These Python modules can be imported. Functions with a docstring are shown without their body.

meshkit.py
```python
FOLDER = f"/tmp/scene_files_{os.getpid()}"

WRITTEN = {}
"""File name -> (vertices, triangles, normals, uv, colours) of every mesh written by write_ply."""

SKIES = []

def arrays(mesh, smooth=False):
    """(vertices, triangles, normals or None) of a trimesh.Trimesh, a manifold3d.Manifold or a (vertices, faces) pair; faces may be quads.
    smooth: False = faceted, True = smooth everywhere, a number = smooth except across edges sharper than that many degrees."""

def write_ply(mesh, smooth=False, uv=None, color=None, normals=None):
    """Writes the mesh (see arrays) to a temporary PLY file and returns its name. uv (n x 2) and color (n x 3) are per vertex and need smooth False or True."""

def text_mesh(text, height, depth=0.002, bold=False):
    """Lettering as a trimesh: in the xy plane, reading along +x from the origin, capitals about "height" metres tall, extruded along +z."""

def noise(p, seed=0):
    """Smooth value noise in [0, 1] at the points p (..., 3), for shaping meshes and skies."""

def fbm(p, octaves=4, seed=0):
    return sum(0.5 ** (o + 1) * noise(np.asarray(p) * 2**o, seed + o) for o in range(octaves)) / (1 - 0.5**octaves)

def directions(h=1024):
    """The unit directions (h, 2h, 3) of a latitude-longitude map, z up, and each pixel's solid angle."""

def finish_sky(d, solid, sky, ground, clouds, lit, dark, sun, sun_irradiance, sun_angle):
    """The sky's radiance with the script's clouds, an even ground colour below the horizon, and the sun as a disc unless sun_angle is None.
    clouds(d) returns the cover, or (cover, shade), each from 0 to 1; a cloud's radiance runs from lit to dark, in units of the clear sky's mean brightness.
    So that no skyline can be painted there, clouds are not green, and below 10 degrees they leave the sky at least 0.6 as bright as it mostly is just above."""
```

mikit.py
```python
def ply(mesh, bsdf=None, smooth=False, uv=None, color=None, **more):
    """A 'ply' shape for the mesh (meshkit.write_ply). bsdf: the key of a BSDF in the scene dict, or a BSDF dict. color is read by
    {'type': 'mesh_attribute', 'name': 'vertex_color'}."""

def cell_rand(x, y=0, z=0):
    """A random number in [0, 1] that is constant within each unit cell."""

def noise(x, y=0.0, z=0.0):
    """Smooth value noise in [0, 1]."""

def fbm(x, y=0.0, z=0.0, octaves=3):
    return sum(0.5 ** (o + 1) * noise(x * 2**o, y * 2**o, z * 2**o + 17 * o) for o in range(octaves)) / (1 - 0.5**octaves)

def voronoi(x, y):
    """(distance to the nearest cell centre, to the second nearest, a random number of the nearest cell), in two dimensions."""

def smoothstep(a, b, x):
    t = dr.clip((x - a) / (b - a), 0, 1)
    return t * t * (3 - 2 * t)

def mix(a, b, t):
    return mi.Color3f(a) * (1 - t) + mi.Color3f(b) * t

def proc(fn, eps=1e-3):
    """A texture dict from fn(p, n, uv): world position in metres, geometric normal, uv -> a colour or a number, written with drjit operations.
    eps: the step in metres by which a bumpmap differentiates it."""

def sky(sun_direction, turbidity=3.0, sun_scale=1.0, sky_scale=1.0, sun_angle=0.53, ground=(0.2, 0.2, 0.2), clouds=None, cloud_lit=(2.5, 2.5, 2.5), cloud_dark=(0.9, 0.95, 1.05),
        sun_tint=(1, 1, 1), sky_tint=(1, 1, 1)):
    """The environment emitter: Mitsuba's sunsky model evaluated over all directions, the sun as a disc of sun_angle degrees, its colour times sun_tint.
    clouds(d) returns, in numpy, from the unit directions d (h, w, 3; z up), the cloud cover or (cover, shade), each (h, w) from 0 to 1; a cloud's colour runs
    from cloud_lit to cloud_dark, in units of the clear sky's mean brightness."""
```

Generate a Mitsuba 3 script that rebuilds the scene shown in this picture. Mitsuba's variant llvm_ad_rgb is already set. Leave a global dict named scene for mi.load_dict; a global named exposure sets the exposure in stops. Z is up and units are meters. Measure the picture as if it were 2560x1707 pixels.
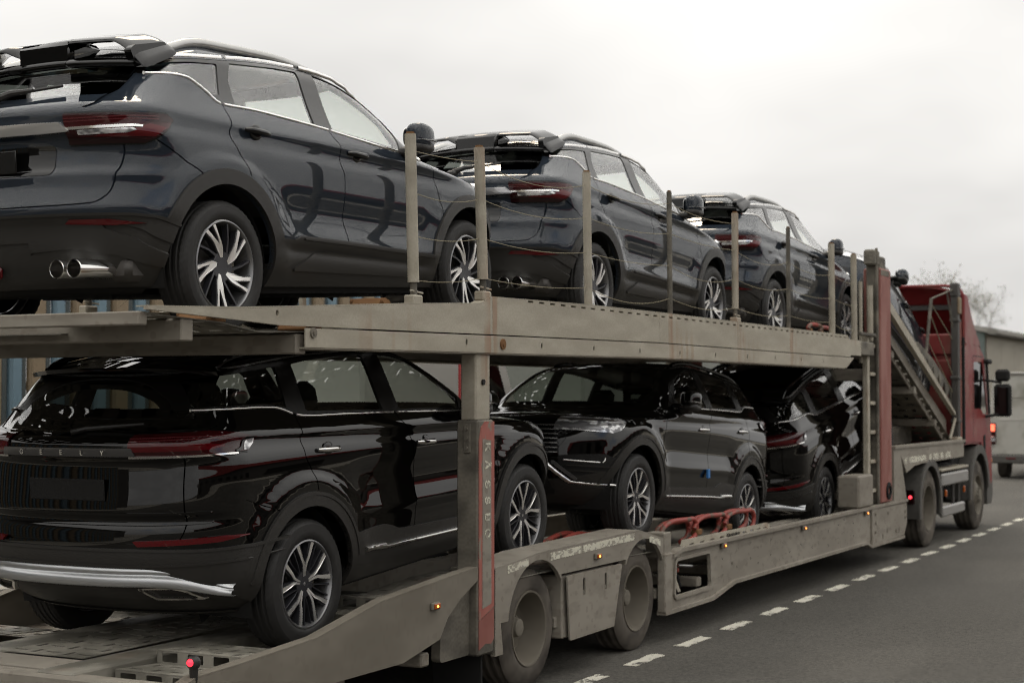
import math, random
import numpy as np, trimesh, shapely, mitsuba as mi, drjit as dr
import mikit, meshkit
from shapely.geometry import Polygon, LineString, Point, box as sbox
from shapely.ops import unary_union
from shapely import affinity
from scipy.interpolate import PchipInterpolator
from scipy.spatial import cKDTree
from manifold3d import Manifold, Mesh, CrossSection, FillRule
from mikit import proc, noise, fbm, smoothstep, mix, cell_rand, voronoi
random.seed(7); np.random.seed(7)
T = mi.ScalarTransform4f
PI = math.pi
scene, labels = {}, {}

# ---------------------------------------------------------------- camera, sky, exposure
CAM = np.array([0.0, 0.0, 1.94])
YAW, PITCH = math.radians(27.5), math.atan((987 - 853.5) / 4036)
FWD = np.array([math.cos(YAW) * math.cos(PITCH), math.sin(YAW) * math.cos(PITCH), math.sin(PITCH)])
scene['camera'] = {'type': 'thinlens', 'fov': math.degrees(2 * math.atan(1280 / 4036)), 'fov_axis': 'x',
                   'to_world': T().look_at(origin=CAM.tolist(), target=(CAM + FWD * 10).tolist(), up=[0, 0, 1]),
                   'aperture_radius': 0.0095, 'focus_distance': 9.0, 'near_clip': 0.05, 'far_clip': 3000.0}


def cloud_cover(d):
    up = np.clip(d[..., 2], 0.02, 1)
    q = np.stack([d[..., 0] / (up + 0.25), d[..., 1] / (up + 0.25), 0 * up + 3.0], -1)
    n = meshkit.fbm(q * 1.5, 5, 3)
    m = meshkit.fbm(q * 0.6 + 9.0, 3, 11)
    gap = np.clip((m - 0.60) / 0.10, 0, 1) * np.clip((n - 0.42) / 0.1, 0, 1)
    # an overcast sky: about three times as bright overhead as at the horizon, with uneven cloud
    shade = np.clip(1.0 - 0.92 * up + 0.46 * (n - 0.5) + 0.26 * (m - 0.5), 0, 1)
    return 1.0 - 0.75 * gap * np.clip(up * 3 - 0.3, 0, 1), shade


scene['sky'] = mikit.sky((0.55, 0.35, 0.75), turbidity=4, sun_scale=0.06, sun_angle=16, clouds=cloud_cover,
                         cloud_lit=(3.35, 3.27, 3.11), cloud_dark=(1.22, 1.20, 1.165), ground=(0.09, 0.088, 0.08))
exposure = 2.6

# ---------------------------------------------------------------- materials


def rgb(*c):
    return {'type': 'rgb', 'value': list(c)}


def principled(base, rough=0.5, **k):
    return {'type': 'twosided', 'bsdf': {'type': 'principled', 'base_color': base if isinstance(base, dict) else rgb(*base), 'roughness': rough, **k}}


def plastic(base, alpha=0.0, ior=1.5):
    b = base if isinstance(base, dict) else rgb(*base)
    if alpha:
        return {'type': 'twosided', 'bsdf': {'type': 'roughplastic', 'diffuse_reflectance': b, 'alpha': alpha, 'int_ior': ior, 'nonlinear': True}}
    return {'type': 'twosided', 'bsdf': {'type': 'plastic', 'diffuse_reflectance': b, 'int_ior': ior, 'nonlinear': True}}


def f_frame(p, n, uv):
    g = fbm(p.x * 3.1, p.y * 5, p.z * 9, 4)
    streak = smoothstep(0.62, 0.8, noise(p.x * 17, p.y * 11, p.z * 0.9)) * smoothstep(0.45, 0.7, noise(p.x * 1.3 + 5, p.y, p.z * 2.2))
    grit = noise(p.x * 90, p.y * 90, p.z * 90)
    c = mix((0.29, 0.262, 0.208), (0.345, 0.316, 0.255), smoothstep(0.3, 0.75, g))
    seam = 0 * p.x
    for xs in (8.95, 12.02, 13.58, 15.08):
        seam = dr.maximum(seam, smoothstep(0.16, 0.0, dr.abs(p.x - xs + 0.12 * (noise(p.x * 3, p.z * 7) - 0.5))) * smoothstep(0.30, 0.75, noise(p.x * 34, p.z * 1.6, xs)))
    c = c * (0.93 + 0.14 * grit)
    dirt = smoothstep(0.56, 0.74, fbm(p.x * 1.1, p.y, p.z * 5 + 3, 4))
    c = mix(c, (0.20, 0.178, 0.14), 0.35 * dirt)
    return mix(c, (0.23, 0.125, 0.07), dr.clip(0.40 * streak + 0.62 * seam * dr.select(p.z > 2.0, 1.0, 0.0), 0, 0.8))


def f_frame_low(p, n, uv):
    g = fbm(p.x * 2.1, p.y * 4, p.z * 5, 4)
    splash = smoothstep(0.52, 0.70, fbm(p.x * 7, p.y * 3, p.z * 13, 4))
    speck = smoothstep(0.70, 0.78, noise(p.x * 23, p.y * 23, p.z * 23))
    c = mix((0.195, 0.175, 0.145), (0.235, 0.213, 0.178), smoothstep(0.3, 0.7, g))
    c = mix(c, (0.15, 0.132, 0.108), 0.45 * splash)
    return mix(c, (0.13, 0.105, 0.08), 0.35 * speck)


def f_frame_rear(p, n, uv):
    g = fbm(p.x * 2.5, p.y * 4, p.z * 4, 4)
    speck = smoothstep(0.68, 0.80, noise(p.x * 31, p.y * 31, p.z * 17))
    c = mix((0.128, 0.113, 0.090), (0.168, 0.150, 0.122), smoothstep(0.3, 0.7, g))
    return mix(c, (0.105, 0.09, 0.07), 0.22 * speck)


def f_frame_dark(p, n, uv):
    g = fbm(p.x * 4, p.y * 5, p.z * 6, 4)
    grit = noise(p.x * 70, p.y * 70, p.z * 70)
    return mix((0.075, 0.068, 0.056), (0.16, 0.145, 0.118), smoothstep(0.3, 0.75, g)) * (0.85 + 0.3 * grit)


def f_deck(p, n, uv):
    g = fbm(p.x * 5, p.y * 7, p.z * 5, 4)
    r = smoothstep(0.58, 0.75, fbm(p.x * 2.3 + 7, p.y * 3, p.z, 3))
    return mix(mix((0.105, 0.098, 0.08), (0.22, 0.205, 0.172), smoothstep(0.25, 0.75, g)), (0.12, 0.075, 0.05), 0.5 * r)


def f_redworn(p, n, uv):
    g = fbm(p.x * 9, p.y * 9, p.z * 5, 4)
    worn = smoothstep(0.60, 0.66, fbm(p.x * 14 + 3, p.y * 14, p.z * 4, 4))
    c = mix((0.24, 0.075, 0.06), (0.31, 0.115, 0.092), g)
    return mix(c, (0.19, 0.17, 0.138), worn)


def f_redpole(p, n, uv):
    g = fbm(p.x * 7, p.y * 9, p.z * 1.6, 3)
    return mix((0.20, 0.072, 0.058), (0.25, 0.115, 0.095), smoothstep(0.35, 0.7, g))


def f_redbar(p, n, uv):
    w = smoothstep(0.50, 0.66, fbm(p.x * 11, p.y * 11, p.z * 11, 3))
    return mix((0.26, 0.05, 0.038), (0.115, 0.07, 0.05), w)


def f_cabred(p, n, uv):
    d = smoothstep(0.4, 0.8, fbm(p.x * 2.5, p.y * 3, p.z * 2.1, 4))
    return mix((0.165, 0.018, 0.018), (0.175, 0.065, 0.05), d)


def f_road(p, n, uv):
    g = fbm(p.x * 0.5, p.y * 1.1, 0.0, 4)
    s = noise(p.x * 55, p.y * 55)
    s2 = noise(p.x * 140, p.y * 140)
    patch = smoothstep(0.55, 0.6, fbm(p.x * 0.13 + 4, p.y * 0.5, 2.0, 3))
    c = mix((0.052, 0.049, 0.043), (0.08, 0.075, 0.066), g) * (0.55 + 0.5 * s + 0.4 * s2)
    return c * (1 - 0.13 * patch)


def f_line(p, n, uv):
    w = smoothstep(0.60, 0.72, fbm(p.x * 7, p.y * 18, 1.0, 4) * 0.8 + noise(p.x * 75, p.y * 75) * 0.26)
    return mix((0.46, 0.44, 0.375), (0.085, 0.08, 0.07), w)


def f_tyre(p, n, uv):
    return mix((0.015, 0.0145, 0.014), (0.024, 0.023, 0.022), fbm(p.x * 14, p.y * 14, p.z * 14, 2))


def f_trucktyre(p, n, uv):
    return mix((0.05, 0.044, 0.038), (0.10, 0.088, 0.074), smoothstep(0.3, 0.7, fbm(p.x * 6, p.y * 6, p.z * 6, 3)))


def f_van(p, n, uv):
    d = smoothstep(0.45, 0.75, fbm(p.x * 3, p.y * 3, p.z * 2, 4))
    return mix((0.62, 0.61, 0.57), (0.40, 0.385, 0.33), d * 0.8)


def f_wall(p, n, uv):
    return mix((0.22, 0.20, 0.162), (0.265, 0.245, 0.20), fbm(p.x * 0.7, p.y * 0.7, p.z * 2, 3))


def f_bark(p, n, uv):
    return mix((0.09, 0.08, 0.062), (0.15, 0.135, 0.105), noise(p.x * 8, p.y * 8, p.z * 3))


def f_wornwhite(p, n, uv):
    w = smoothstep(0.50, 0.58, fbm(p.x * 30, p.y * 8, p.z * 45, 3))
    return mix((0.50, 0.48, 0.39), (0.27, 0.25, 0.205), w)


def f_lamp(p, n, uv):
    a = noise(p.x * 5, p.y * 5, p.z * 22)
    return mix((0.085, 0.006, 0.009), (0.045, 0.004, 0.006), smoothstep(0.40, 0.62, a))


def f_lampclear(p, n, uv):
    a = fbm(p.x * 26, p.y * 22, p.z * 40, 2)
    return mix((0.16, 0.16, 0.165), (0.72, 0.72, 0.72), smoothstep(0.36, 0.62, a))


def f_flake_grey(p, n, uv):
    s = noise(p.x * 420, p.y * 420, p.z * 420)
    return mix((0.032, 0.042, 0.058), (0.050, 0.063, 0.082), s)


MATS = {
    'paint_grey': plastic(proc(f_flake_grey)),
    'paint_black': plastic((0.0040, 0.0036, 0.0034)),
    'gloss_black': plastic((0.006, 0.006, 0.006)),
    'pillar_black': plastic((0.012, 0.011, 0.010), 0.12),
    'clad': principled((0.024, 0.0225, 0.0205), 0.42, specular=0.4),
    'matte_black': principled((0.012, 0.0115, 0.011), 0.75, specular=0.25),
    'interior': principled((0.016, 0.0155, 0.014), 0.8, specular=0.2),
    'seat_cloth': principled((0.05, 0.045, 0.037), 0.7, specular=0.3),
    'chrome': principled((0.80, 0.79, 0.77), 0.09, metallic=1.0),
    'satin': principled((0.42, 0.42, 0.41), 0.34, metallic=0.9),
    'machined': principled((0.78, 0.765, 0.73), 0.30, metallic=0.85),
    'rim_dark': principled((0.028, 0.028, 0.032), 0.32, metallic=0.3),
    'rim_barrel': principled((0.22, 0.22, 0.225), 0.35, metallic=0.8),
    'steel_dark': principled((0.06, 0.055, 0.05), 0.55, metallic=0.4),
    'tyre': principled(proc(f_tyre), 0.55, specular=0.28),
    'truck_tyre': principled(proc(f_trucktyre), 0.85, specular=0.15),
    'lamp_red': plastic(proc(f_lamp)),
    'skid_silver': principled((0.50, 0.51, 0.52), 0.36, metallic=0.85),
    'bar_dark': principled((0.16, 0.16, 0.165), 0.22, metallic=0.9),
    'lamp_line': plastic((0.20, 0.045, 0.05)),
    'lamp_red_deep': plastic((0.060, 0.003, 0.005)),
    'lamp_red_dark': plastic((0.022, 0.002, 0.003)),
    'lamp_clear': principled(proc(f_lampclear), 0.18, metallic=0.55, clearcoat=1.0),
    'reflector': plastic((0.17, 0.003, 0.008)),
    'glass_side': {'type': 'thindielectric', 'int_ior': 1.52, 'specular_transmittance': rgb(0.83, 0.87, 0.83)},
    'glass_dark': {'type': 'thindielectric', 'int_ior': 1.52, 'specular_transmittance': rgb(0.34, 0.36, 0.34)},
    'frame': principled(proc(f_frame), 0.62, specular=0.3),
    'frame_low': principled(proc(f_frame_low), 0.66, specular=0.25),
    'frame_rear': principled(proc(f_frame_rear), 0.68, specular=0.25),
    'frame_dark': principled(proc(f_frame_dark), 0.7, specular=0.25),
    'deck': principled(proc(f_deck), 0.6, specular=0.35),
    'red_worn': principled(proc(f_redworn), 0.65, specular=0.3),
    'red_pole': principled(proc(f_redpole), 0.6, specular=0.3),
    'red_bar': principled(proc(f_redbar), 0.5, specular=0.3),
    'cab_red': principled(proc(f_cabred), 0.42, specular=0.3),
    'white_letter': principled(proc(f_wornwhite), 0.6),
    'rope': principled((0.27, 0.24, 0.17), 0.9, specular=0.1),
    'hub_grey': principled((0.15, 0.135, 0.11), 0.75, specular=0.2),
    'rim_truck': principled((0.12, 0.105, 0.082), 0.7, metallic=0.1),
    'fender_grey': principled((0.075, 0.071, 0.064), 0.6, specular=0.25),
    'alu': principled((0.30, 0.29, 0.275), 0.45, metallic=0.5),
    'road': principled(proc(f_road), 0.85, specular=0.2),
    'road_line': principled(proc(f_line), 0.8, specular=0.2),
    'van_white': plastic(proc(f_van), 0.12),
    'van_clean': plastic((0.62, 0.61, 0.58), 0.10),
    'wall_beige': principled(proc(f_wall), 0.7),
    'roof_grey': principled((0.20, 0.19, 0.17), 0.7),
    'green_box': principled((0.022, 0.045, 0.036), 0.5),
    'plank_tan': principled((0.17, 0.125, 0.075), 0.6),
    'plank_sky_sheen': principled((0.105, 0.165, 0.205), 0.5),  # blue of reflected sky put into the plank colour
    'plank_dark': principled((0.045, 0.055, 0.055), 0.6),
    'plank_orange': principled((0.36, 0.17, 0.03), 0.6),
    'bark': principled(proc(f_bark), 0.9, specular=0.1),
    'bud': {'type': 'twosided', 'bsdf': {'type': 'diffuse', 'reflectance': rgb(0.16, 0.14, 0.075)}},
    'leaf': {'type': 'twosided', 'bsdf': {'type': 'diffuse', 'reflectance': rgb(0.06, 0.07, 0.035)}},
    'concrete': principled((0.24, 0.225, 0.195), 0.85, specular=0.2),
    'orange_lens': plastic((0.55, 0.16, 0.02)),
    'sticker_blue': principled((0.03, 0.16, 0.42), 0.4),
    'tag_yellow': principled((0.55, 0.45, 0.03), 0.6),
    'dark_facade': principled((0.05, 0.045, 0.04), 0.6),
    'red_fascia': principled((0.32, 0.03, 0.03), 0.5),
    'silver_bar': principled((0.74, 0.74, 0.75), 0.22, metallic=0.9),
    'lorry_grey': principled((0.16, 0.17, 0.15), 0.5),
    'rust': principled((0.16, 0.085, 0.04), 0.85, specular=0.15),
}
scene.update({'mat_' + k: v for k, v in MATS.items()})

# ---------------------------------------------------------------- helpers


def ref(m):
    return {'type': 'ref', 'id': 'mat_' + m}


def numbered(key):
    if key not in USED:
        USED.add(key)
        return key
    i = NEXT.get(key, 1)
    while f'{key}_{i:03d}' in USED:
        i += 1
    NEXT[key] = i + 1
    USED.add(f'{key}_{i:03d}')
    return f'{key}_{i:03d}'


USED, NEXT = set(), {}


def thing(name, label, cat, group=None):
    k = numbered(name)
    labels[k] = {'label': label, 'category': cat}
    if group:
        labels[k]['group'] = group
    return k


def structure(name):
    k = numbered(name)
    labels[k] = {'kind': 'structure'}
    return k


def put(parent, name, mesh, mat, smooth=False, label=None, to_world=None, stuff=False):
    """One entry: a part under parent (or a thing / setting's own mesh when name is None)."""
    k = numbered(f'{parent}__{name}') if name else parent
    d = mesh if isinstance(mesh, dict) else mikit.ply(mesh, None, smooth=smooth)
    d = {**d, 'bsdf': ref(mat)}
    if to_world is not None:
        d['to_world'] = to_world
    scene[k] = d
    if label or stuff:
        labels[k] = {**({'label': label} if label else {}), **({'kind': 'stuff'} if stuff else {})}
    return k


def cat(ms):
    return trimesh.util.concatenate(ms)


def rbox(lo, hi, r=0.008):
    """A box with chamfered edges between two corners."""
    lo, hi = np.minimum(lo, hi).astype(float), np.maximum(lo, hi).astype(float)
    r = min(r, 0.45 * float((hi - lo).min()))
    if r < 1e-4:
        return trimesh.creation.box(bounds=[lo, hi])
    pts = []
    for a in range(3):
        l2, h2 = lo + r, hi - r
        l2[a], h2[a] = lo[a], hi[a]
        pts += [[x, y, z] for x in (l2[0], h2[0]) for y in (l2[1], h2[1]) for z in (l2[2], h2[2])]
    return trimesh.convex.convex_hull(np.array(pts))


def tube(points, r, n=10):
    """A round bar along a polyline (r a number or one per point)."""
    P = np.asarray(points, float)
    r = np.broadcast_to(r, len(P))
    t = np.gradient(P, axis=0)
    t /= np.linalg.norm(t, axis=1, keepdims=True) + 1e-12
    a = np.cross(t[0], [0, 0, 1] if abs(t[0][2]) < 0.9 else [1, 0, 0])
    a /= np.linalg.norm(a)
    V = []
    ang = np.arange(n) * 2 * PI / n
    for i in range(len(P)):
        a = a - t[i] * (a @ t[i])
        a /= np.linalg.norm(a) + 1e-12
        b = np.cross(t[i], a)
        V.append(P[i] + r[i] * (np.cos(ang)[:, None] * a + np.sin(ang)[:, None] * b))
    V = np.vstack(V + [P[:1], P[-1:]])
    F = []
    m = len(P)
    for i in range(m - 1):
        for j in range(n):
            p, q = i * n + j, i * n + (j + 1) % n
            F += [[p, q, q + n], [p, q + n, p + n]]
    for j in range(n):
        F += [[m * n, (j + 1) % n, j], [m * n + 1, (m - 1) * n + j, (m - 1) * n + (j + 1) % n]]
    return trimesh.Trimesh(V, F, process=False)


def smooth_path(pts, n=40):
    P = np.asarray(pts, float)
    s = np.r_[0, np.cumsum(np.linalg.norm(np.diff(P, axis=0), axis=1))]
    from scipy.interpolate import CubicSpline
    return CubicSpline(s, P)(np.linspace(0, s[-1], n))


def cyl(p0, p1, r, n=20):
    return tube([p0, p1], r, n)


def extr(poly, h):
    ms = [trimesh.creation.extrude_polygon(g, h, engine='earcut') for g in getattr(poly, 'geoms', [poly]) if g.area > 1e-9]
    return cat(ms)


def plate_xz(poly, y0, y1):
    """A polygon in (x, z) extruded from y0 to y1."""
    m = extr(poly, abs(y1 - y0))
    v = m.vertices
    m.vertices = np.stack([v[:, 0], max(y0, y1) - v[:, 2], v[:, 1]], 1)
    return m


def plate_yz(poly, x0, x1):
    m = extr(poly, abs(x1 - x0))
    v = m.vertices
    m.vertices = np.stack([min(x0, x1) + v[:, 2], v[:, 0], v[:, 1]], 1)
    return m


def plate_xy(poly, z0, z1):
    m = extr(poly, z1 - z0)
    m.apply_translation([0, 0, z0])
    return m


def lathe_y(profile, n=48):
    """Revolve (radius, y) pairs about the y axis."""
    P = np.asarray(profile, float)
    a = np.arange(n) * 2 * PI / n
    V = np.stack([P[:, None, 0] * np.cos(a), np.broadcast_to(P[:, None, 1], (len(P), n)), P[:, None, 0] * np.sin(a)], -1).reshape(-1, 3)
    F = []
    for i in range(len(P) - 1):
        for j in range(n):
            p, q = i * n + j, i * n + (j + 1) % n
            F += [[p, p + n, q + n], [p, q + n, q]]
    return trimesh.Trimesh(V, F, process=False)


def rot(m, deg, axis, at=(0, 0, 0)):
    m = m.copy()
    m.apply_transform(trimesh.transformations.rotation_matrix(math.radians(deg), axis, at))
    return m


def moved(m, v):
    m = m.copy()
    m.apply_translation(v)
    return m


def poly(pts, r=0.0):
    p = Polygon(pts)
    if not p.is_valid:
        p = p.buffer(0)
    return p.buffer(-r).buffer(2 * r).buffer(-r) if r else p
# ---------------------------------------------------------------- car bodies: a smooth outer skin, then panels, glass and trim cut from it


def sstep(a, b, x):
    t = np.clip((np.asarray(x, float) - a) / (b - a), 0, 1)
    return t * t * (3 - 2 * t)


class Skin:
    def __init__(self, rear, front, width, plan, bow, push, nz=128, kq=34, ks=44):
        """rear, front: (z, x) outlines of the middle plane; width: (z, half width); plan: (z, rear corner length, exponent, front corner length, exponent)."""
        fr, ff, fw = (PchipInterpolator(*np.array(sorted(c)).T) for c in (rear, front, width))
        pl = np.array(sorted(plan))
        fp = [PchipInterpolator(pl[:, 0], pl[:, i]) for i in range(1, 5)]
        z0, z1 = max(rear[0][0], front[0][0]), min(max(r[0] for r in rear), max(r[0] for r in front))
        zz = np.linspace(z0, z1, 3000)
        s = np.r_[0, np.cumsum(np.sqrt(np.diff(zz) ** 2 + (0.55 * np.diff(fr(zz))) ** 2 + (0.25 * np.diff(ff(zz))) ** 2 + (0.5 * np.diff(fw(zz))) ** 2))]
        Z = np.interp(np.linspace(0, s[-1], nz), s, zz)
        rows = []
        th = np.linspace(0, PI / 2, 400)
        for z in Z:
            xr, xf, w = float(fr(z)), float(ff(z)), float(fw(z))
            ar, nr, af, nf = (float(f(z)) for f in fp)
            k = min(1.0, 0.96 * (xf - xr) / (ar + af))
            ar, af = ar * k, af * k

            def quarter(a, n):
                y = w * np.sin(th) ** (2 / n)
                x = a * (1 - np.cos(th) ** (2 / n))
                l = np.r_[0, np.cumsum(np.hypot(np.diff(x), np.diff(y)))]
                u = np.linspace(0, l[-1], kq + 1)
                return np.interp(u, l, x), np.interp(u, l, y)
            xa, ya = quarter(ar, nr)
            xb, yb = quarter(af, nf)
            xs = np.linspace(xr + ar, xf - af, ks + 1)[1:-1]
            x = np.r_[xr + xa, xs, (xf - xb)[::-1]]
            y = np.r_[ya, np.full(len(xs), w), yb[::-1]]
            y = y * (1 - bow * np.clip((x - 1.35) / 1.9, -1.2, 1.2) ** 2)
            half = np.stack([x, y, np.full(len(x), z)], 1)
            other = half[1:-1][::-1] * [1, -1, 1]
            rows.append(np.vstack([half, other]))
        G = np.array(rows)
        self.m = G.shape[1]
        self.nz = nz
        V = G.reshape(-1, 3)
        F = []
        i, j = np.meshgrid(np.arange(nz - 1), np.arange(self.m), indexing='ij')
        a, b = (i * self.m + j).ravel(), (i * self.m + (j + 1) % self.m).ravel()
        F = np.vstack([np.stack([a, b, b + self.m], 1), np.stack([a, b + self.m, a + self.m], 1)])
        n0 = len(V)
        V = np.vstack([V, G[0].mean(0), G[-1].mean(0)])
        jj = np.arange(self.m)
        F = np.vstack([F, np.stack([(jj + 1) % self.m, jj, jj * 0 + n0], 1), np.stack([(nz - 1) * self.m + jj, (nz - 1) * self.m + (jj + 1) % self.m, jj * 0 + n0 + 1], 1)])
        if trimesh.Trimesh(V, F, process=False).volume < 0:
            F = F[:, ::-1]
        self.V, self.F = V, F
        n = self.normals()
        side = np.abs(n[:, 1]) ** 2
        d = push(V[:, 0], np.abs(V[:, 1]), V[:, 2])
        self.V = V.copy()
        self.V[:, 1] += np.sign(V[:, 1]) * d * side
        self.N = self.normals()
        self.cache = {}

    def normals(self):
        _, _, n = meshkit.arrays((self.V, self.F), True)
        return n

    def _near(self, mask, cols, q, col, k=6):
        t = cKDTree(self.V[mask][:, cols])
        d, i = t.query(q, k)
        w = 1 / (d + 1e-4)
        return (self.V[mask][:, col][i] * w).sum(1) / w.sum(1)

    def back_smooth(self, y, z, s=4):
        from scipy.ndimage import gaussian_filter1d
        return gaussian_filter1d(self.back(y, z), s, mode='nearest')

    def side(self, x, z):
        return self._near((self.V[:, 1] > 0.2) & (self.N[:, 1] > 0.35), [0, 2], np.stack([np.asarray(x, float), np.asarray(z, float)], 1), 1)

    def top(self, x, y):
        return self._near((self.V[:, 2] > 1.3) & (self.N[:, 2] > 0.25), [0, 1], np.stack([np.asarray(x, float), np.asarray(y, float)], 1), 2)

    def back(self, y, z):
        return self._near((self.V[:, 0] < 0.4) & (self.N[:, 0] < -0.2), [1, 2], np.stack([np.asarray(y, float), np.asarray(z, float)], 1), 0)

    def front(self, y, z):
        return self._near((self.V[:, 0] > 2.0) & (self.N[:, 0] > 0.2), [1, 2], np.stack([np.asarray(y, float), np.asarray(z, float)], 1), 0)

    def solid(self, off):
        if off not in self.cache:
            v = self.V + self.N * off
            self.cache[off] = Manifold(Mesh(np.hstack([v, self.N]).astype(np.float32), self.F.astype(np.uint32)))
        return self.cache[off]

    def shell(self, a, b):
        if (a, b) not in self.cache:
            self.cache[(a, b)] = self.solid(a) - self.solid(b)
        return self.cache[(a, b)]


def xsec(p):
    polys = []
    for g in getattr(p, 'geoms', [p]):
        if g.is_empty:
            continue
        g = shapely.geometry.polygon.orient(g)
        polys.append(np.array(g.exterior.coords)[:-1])
        polys += [np.array(r.coords)[:-1] for r in g.interiors]
    return CrossSection(polys, FillRule.EvenOdd)


def prism_y(p, y0=-2.0, y1=2.0):
    """A polygon in (x, z) through the car from y0 to y1."""
    return Manifold.extrude(xsec(p), y1 - y0).transform(np.array([[1, 0, 0, 0], [0, 0, -1, y1], [0, 1, 0, 0]], float))


def prism_x(p, x0, x1):
    """A polygon in (y, z) along the car from x0 to x1."""
    return Manifold.extrude(xsec(p), x1 - x0).transform(np.array([[0, 0, 1, x0], [1, 0, 0, 0], [0, 1, 0, 0]], float))


def wheel_cut(cx, cz, r, y0):
    c = Manifold.cylinder(3.0, r, r, 72, True).rotate([90, 0, 0]).translate([cx, 0, cz])
    return c - Manifold.cube([2, 2 * y0, 2], True).translate([cx, 0, cz])


def emit(man, sheet=False):
    """A ply dict of a cut piece: the skin's own normals where they hold, flat ones on cut faces. sheet keeps the outer faces only."""
    me = man.to_mesh()
    P, F = np.asarray(me.vert_properties, float), np.asarray(me.tri_verts)
    v = P[F][:, :, :3]
    fn = np.cross(v[:, 1] - v[:, 0], v[:, 2] - v[:, 0])
    area = np.linalg.norm(fn, axis=1)
    keep = area > 1e-12
    v, fn, F = v[keep], fn[keep] / area[keep, None], F[keep]
    if P.shape[1] >= 6:
        n = P[F][:, :, 3:6]
    else:
        n = np.zeros_like(v)
    ln = np.linalg.norm(n, axis=2)
    n = n / np.maximum(ln, 1e-9)[..., None]
    dot = np.einsum('fki,fi->fk', n, fn)
    if sheet:
        ok = (dot > 0.6).all(1)
        v, fn, n, dot, ln = v[ok], fn[ok], n[ok], dot[ok], ln[ok]
    use = (ln > 0.3) & (dot > 0.55)
    inv = (ln > 0.3) & (dot < -0.55)
    n = np.where(use[..., None], n, np.where(inv[..., None], -n, fn[:, None, :]))
    path = meshkit.write_ply((v.reshape(-1, 3), np.arange(len(v) * 3).reshape(-1, 3)), False, normals=n.reshape(-1, 3))
    return {'type': 'ply', 'filename': path, 'face_normals': False}


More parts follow.
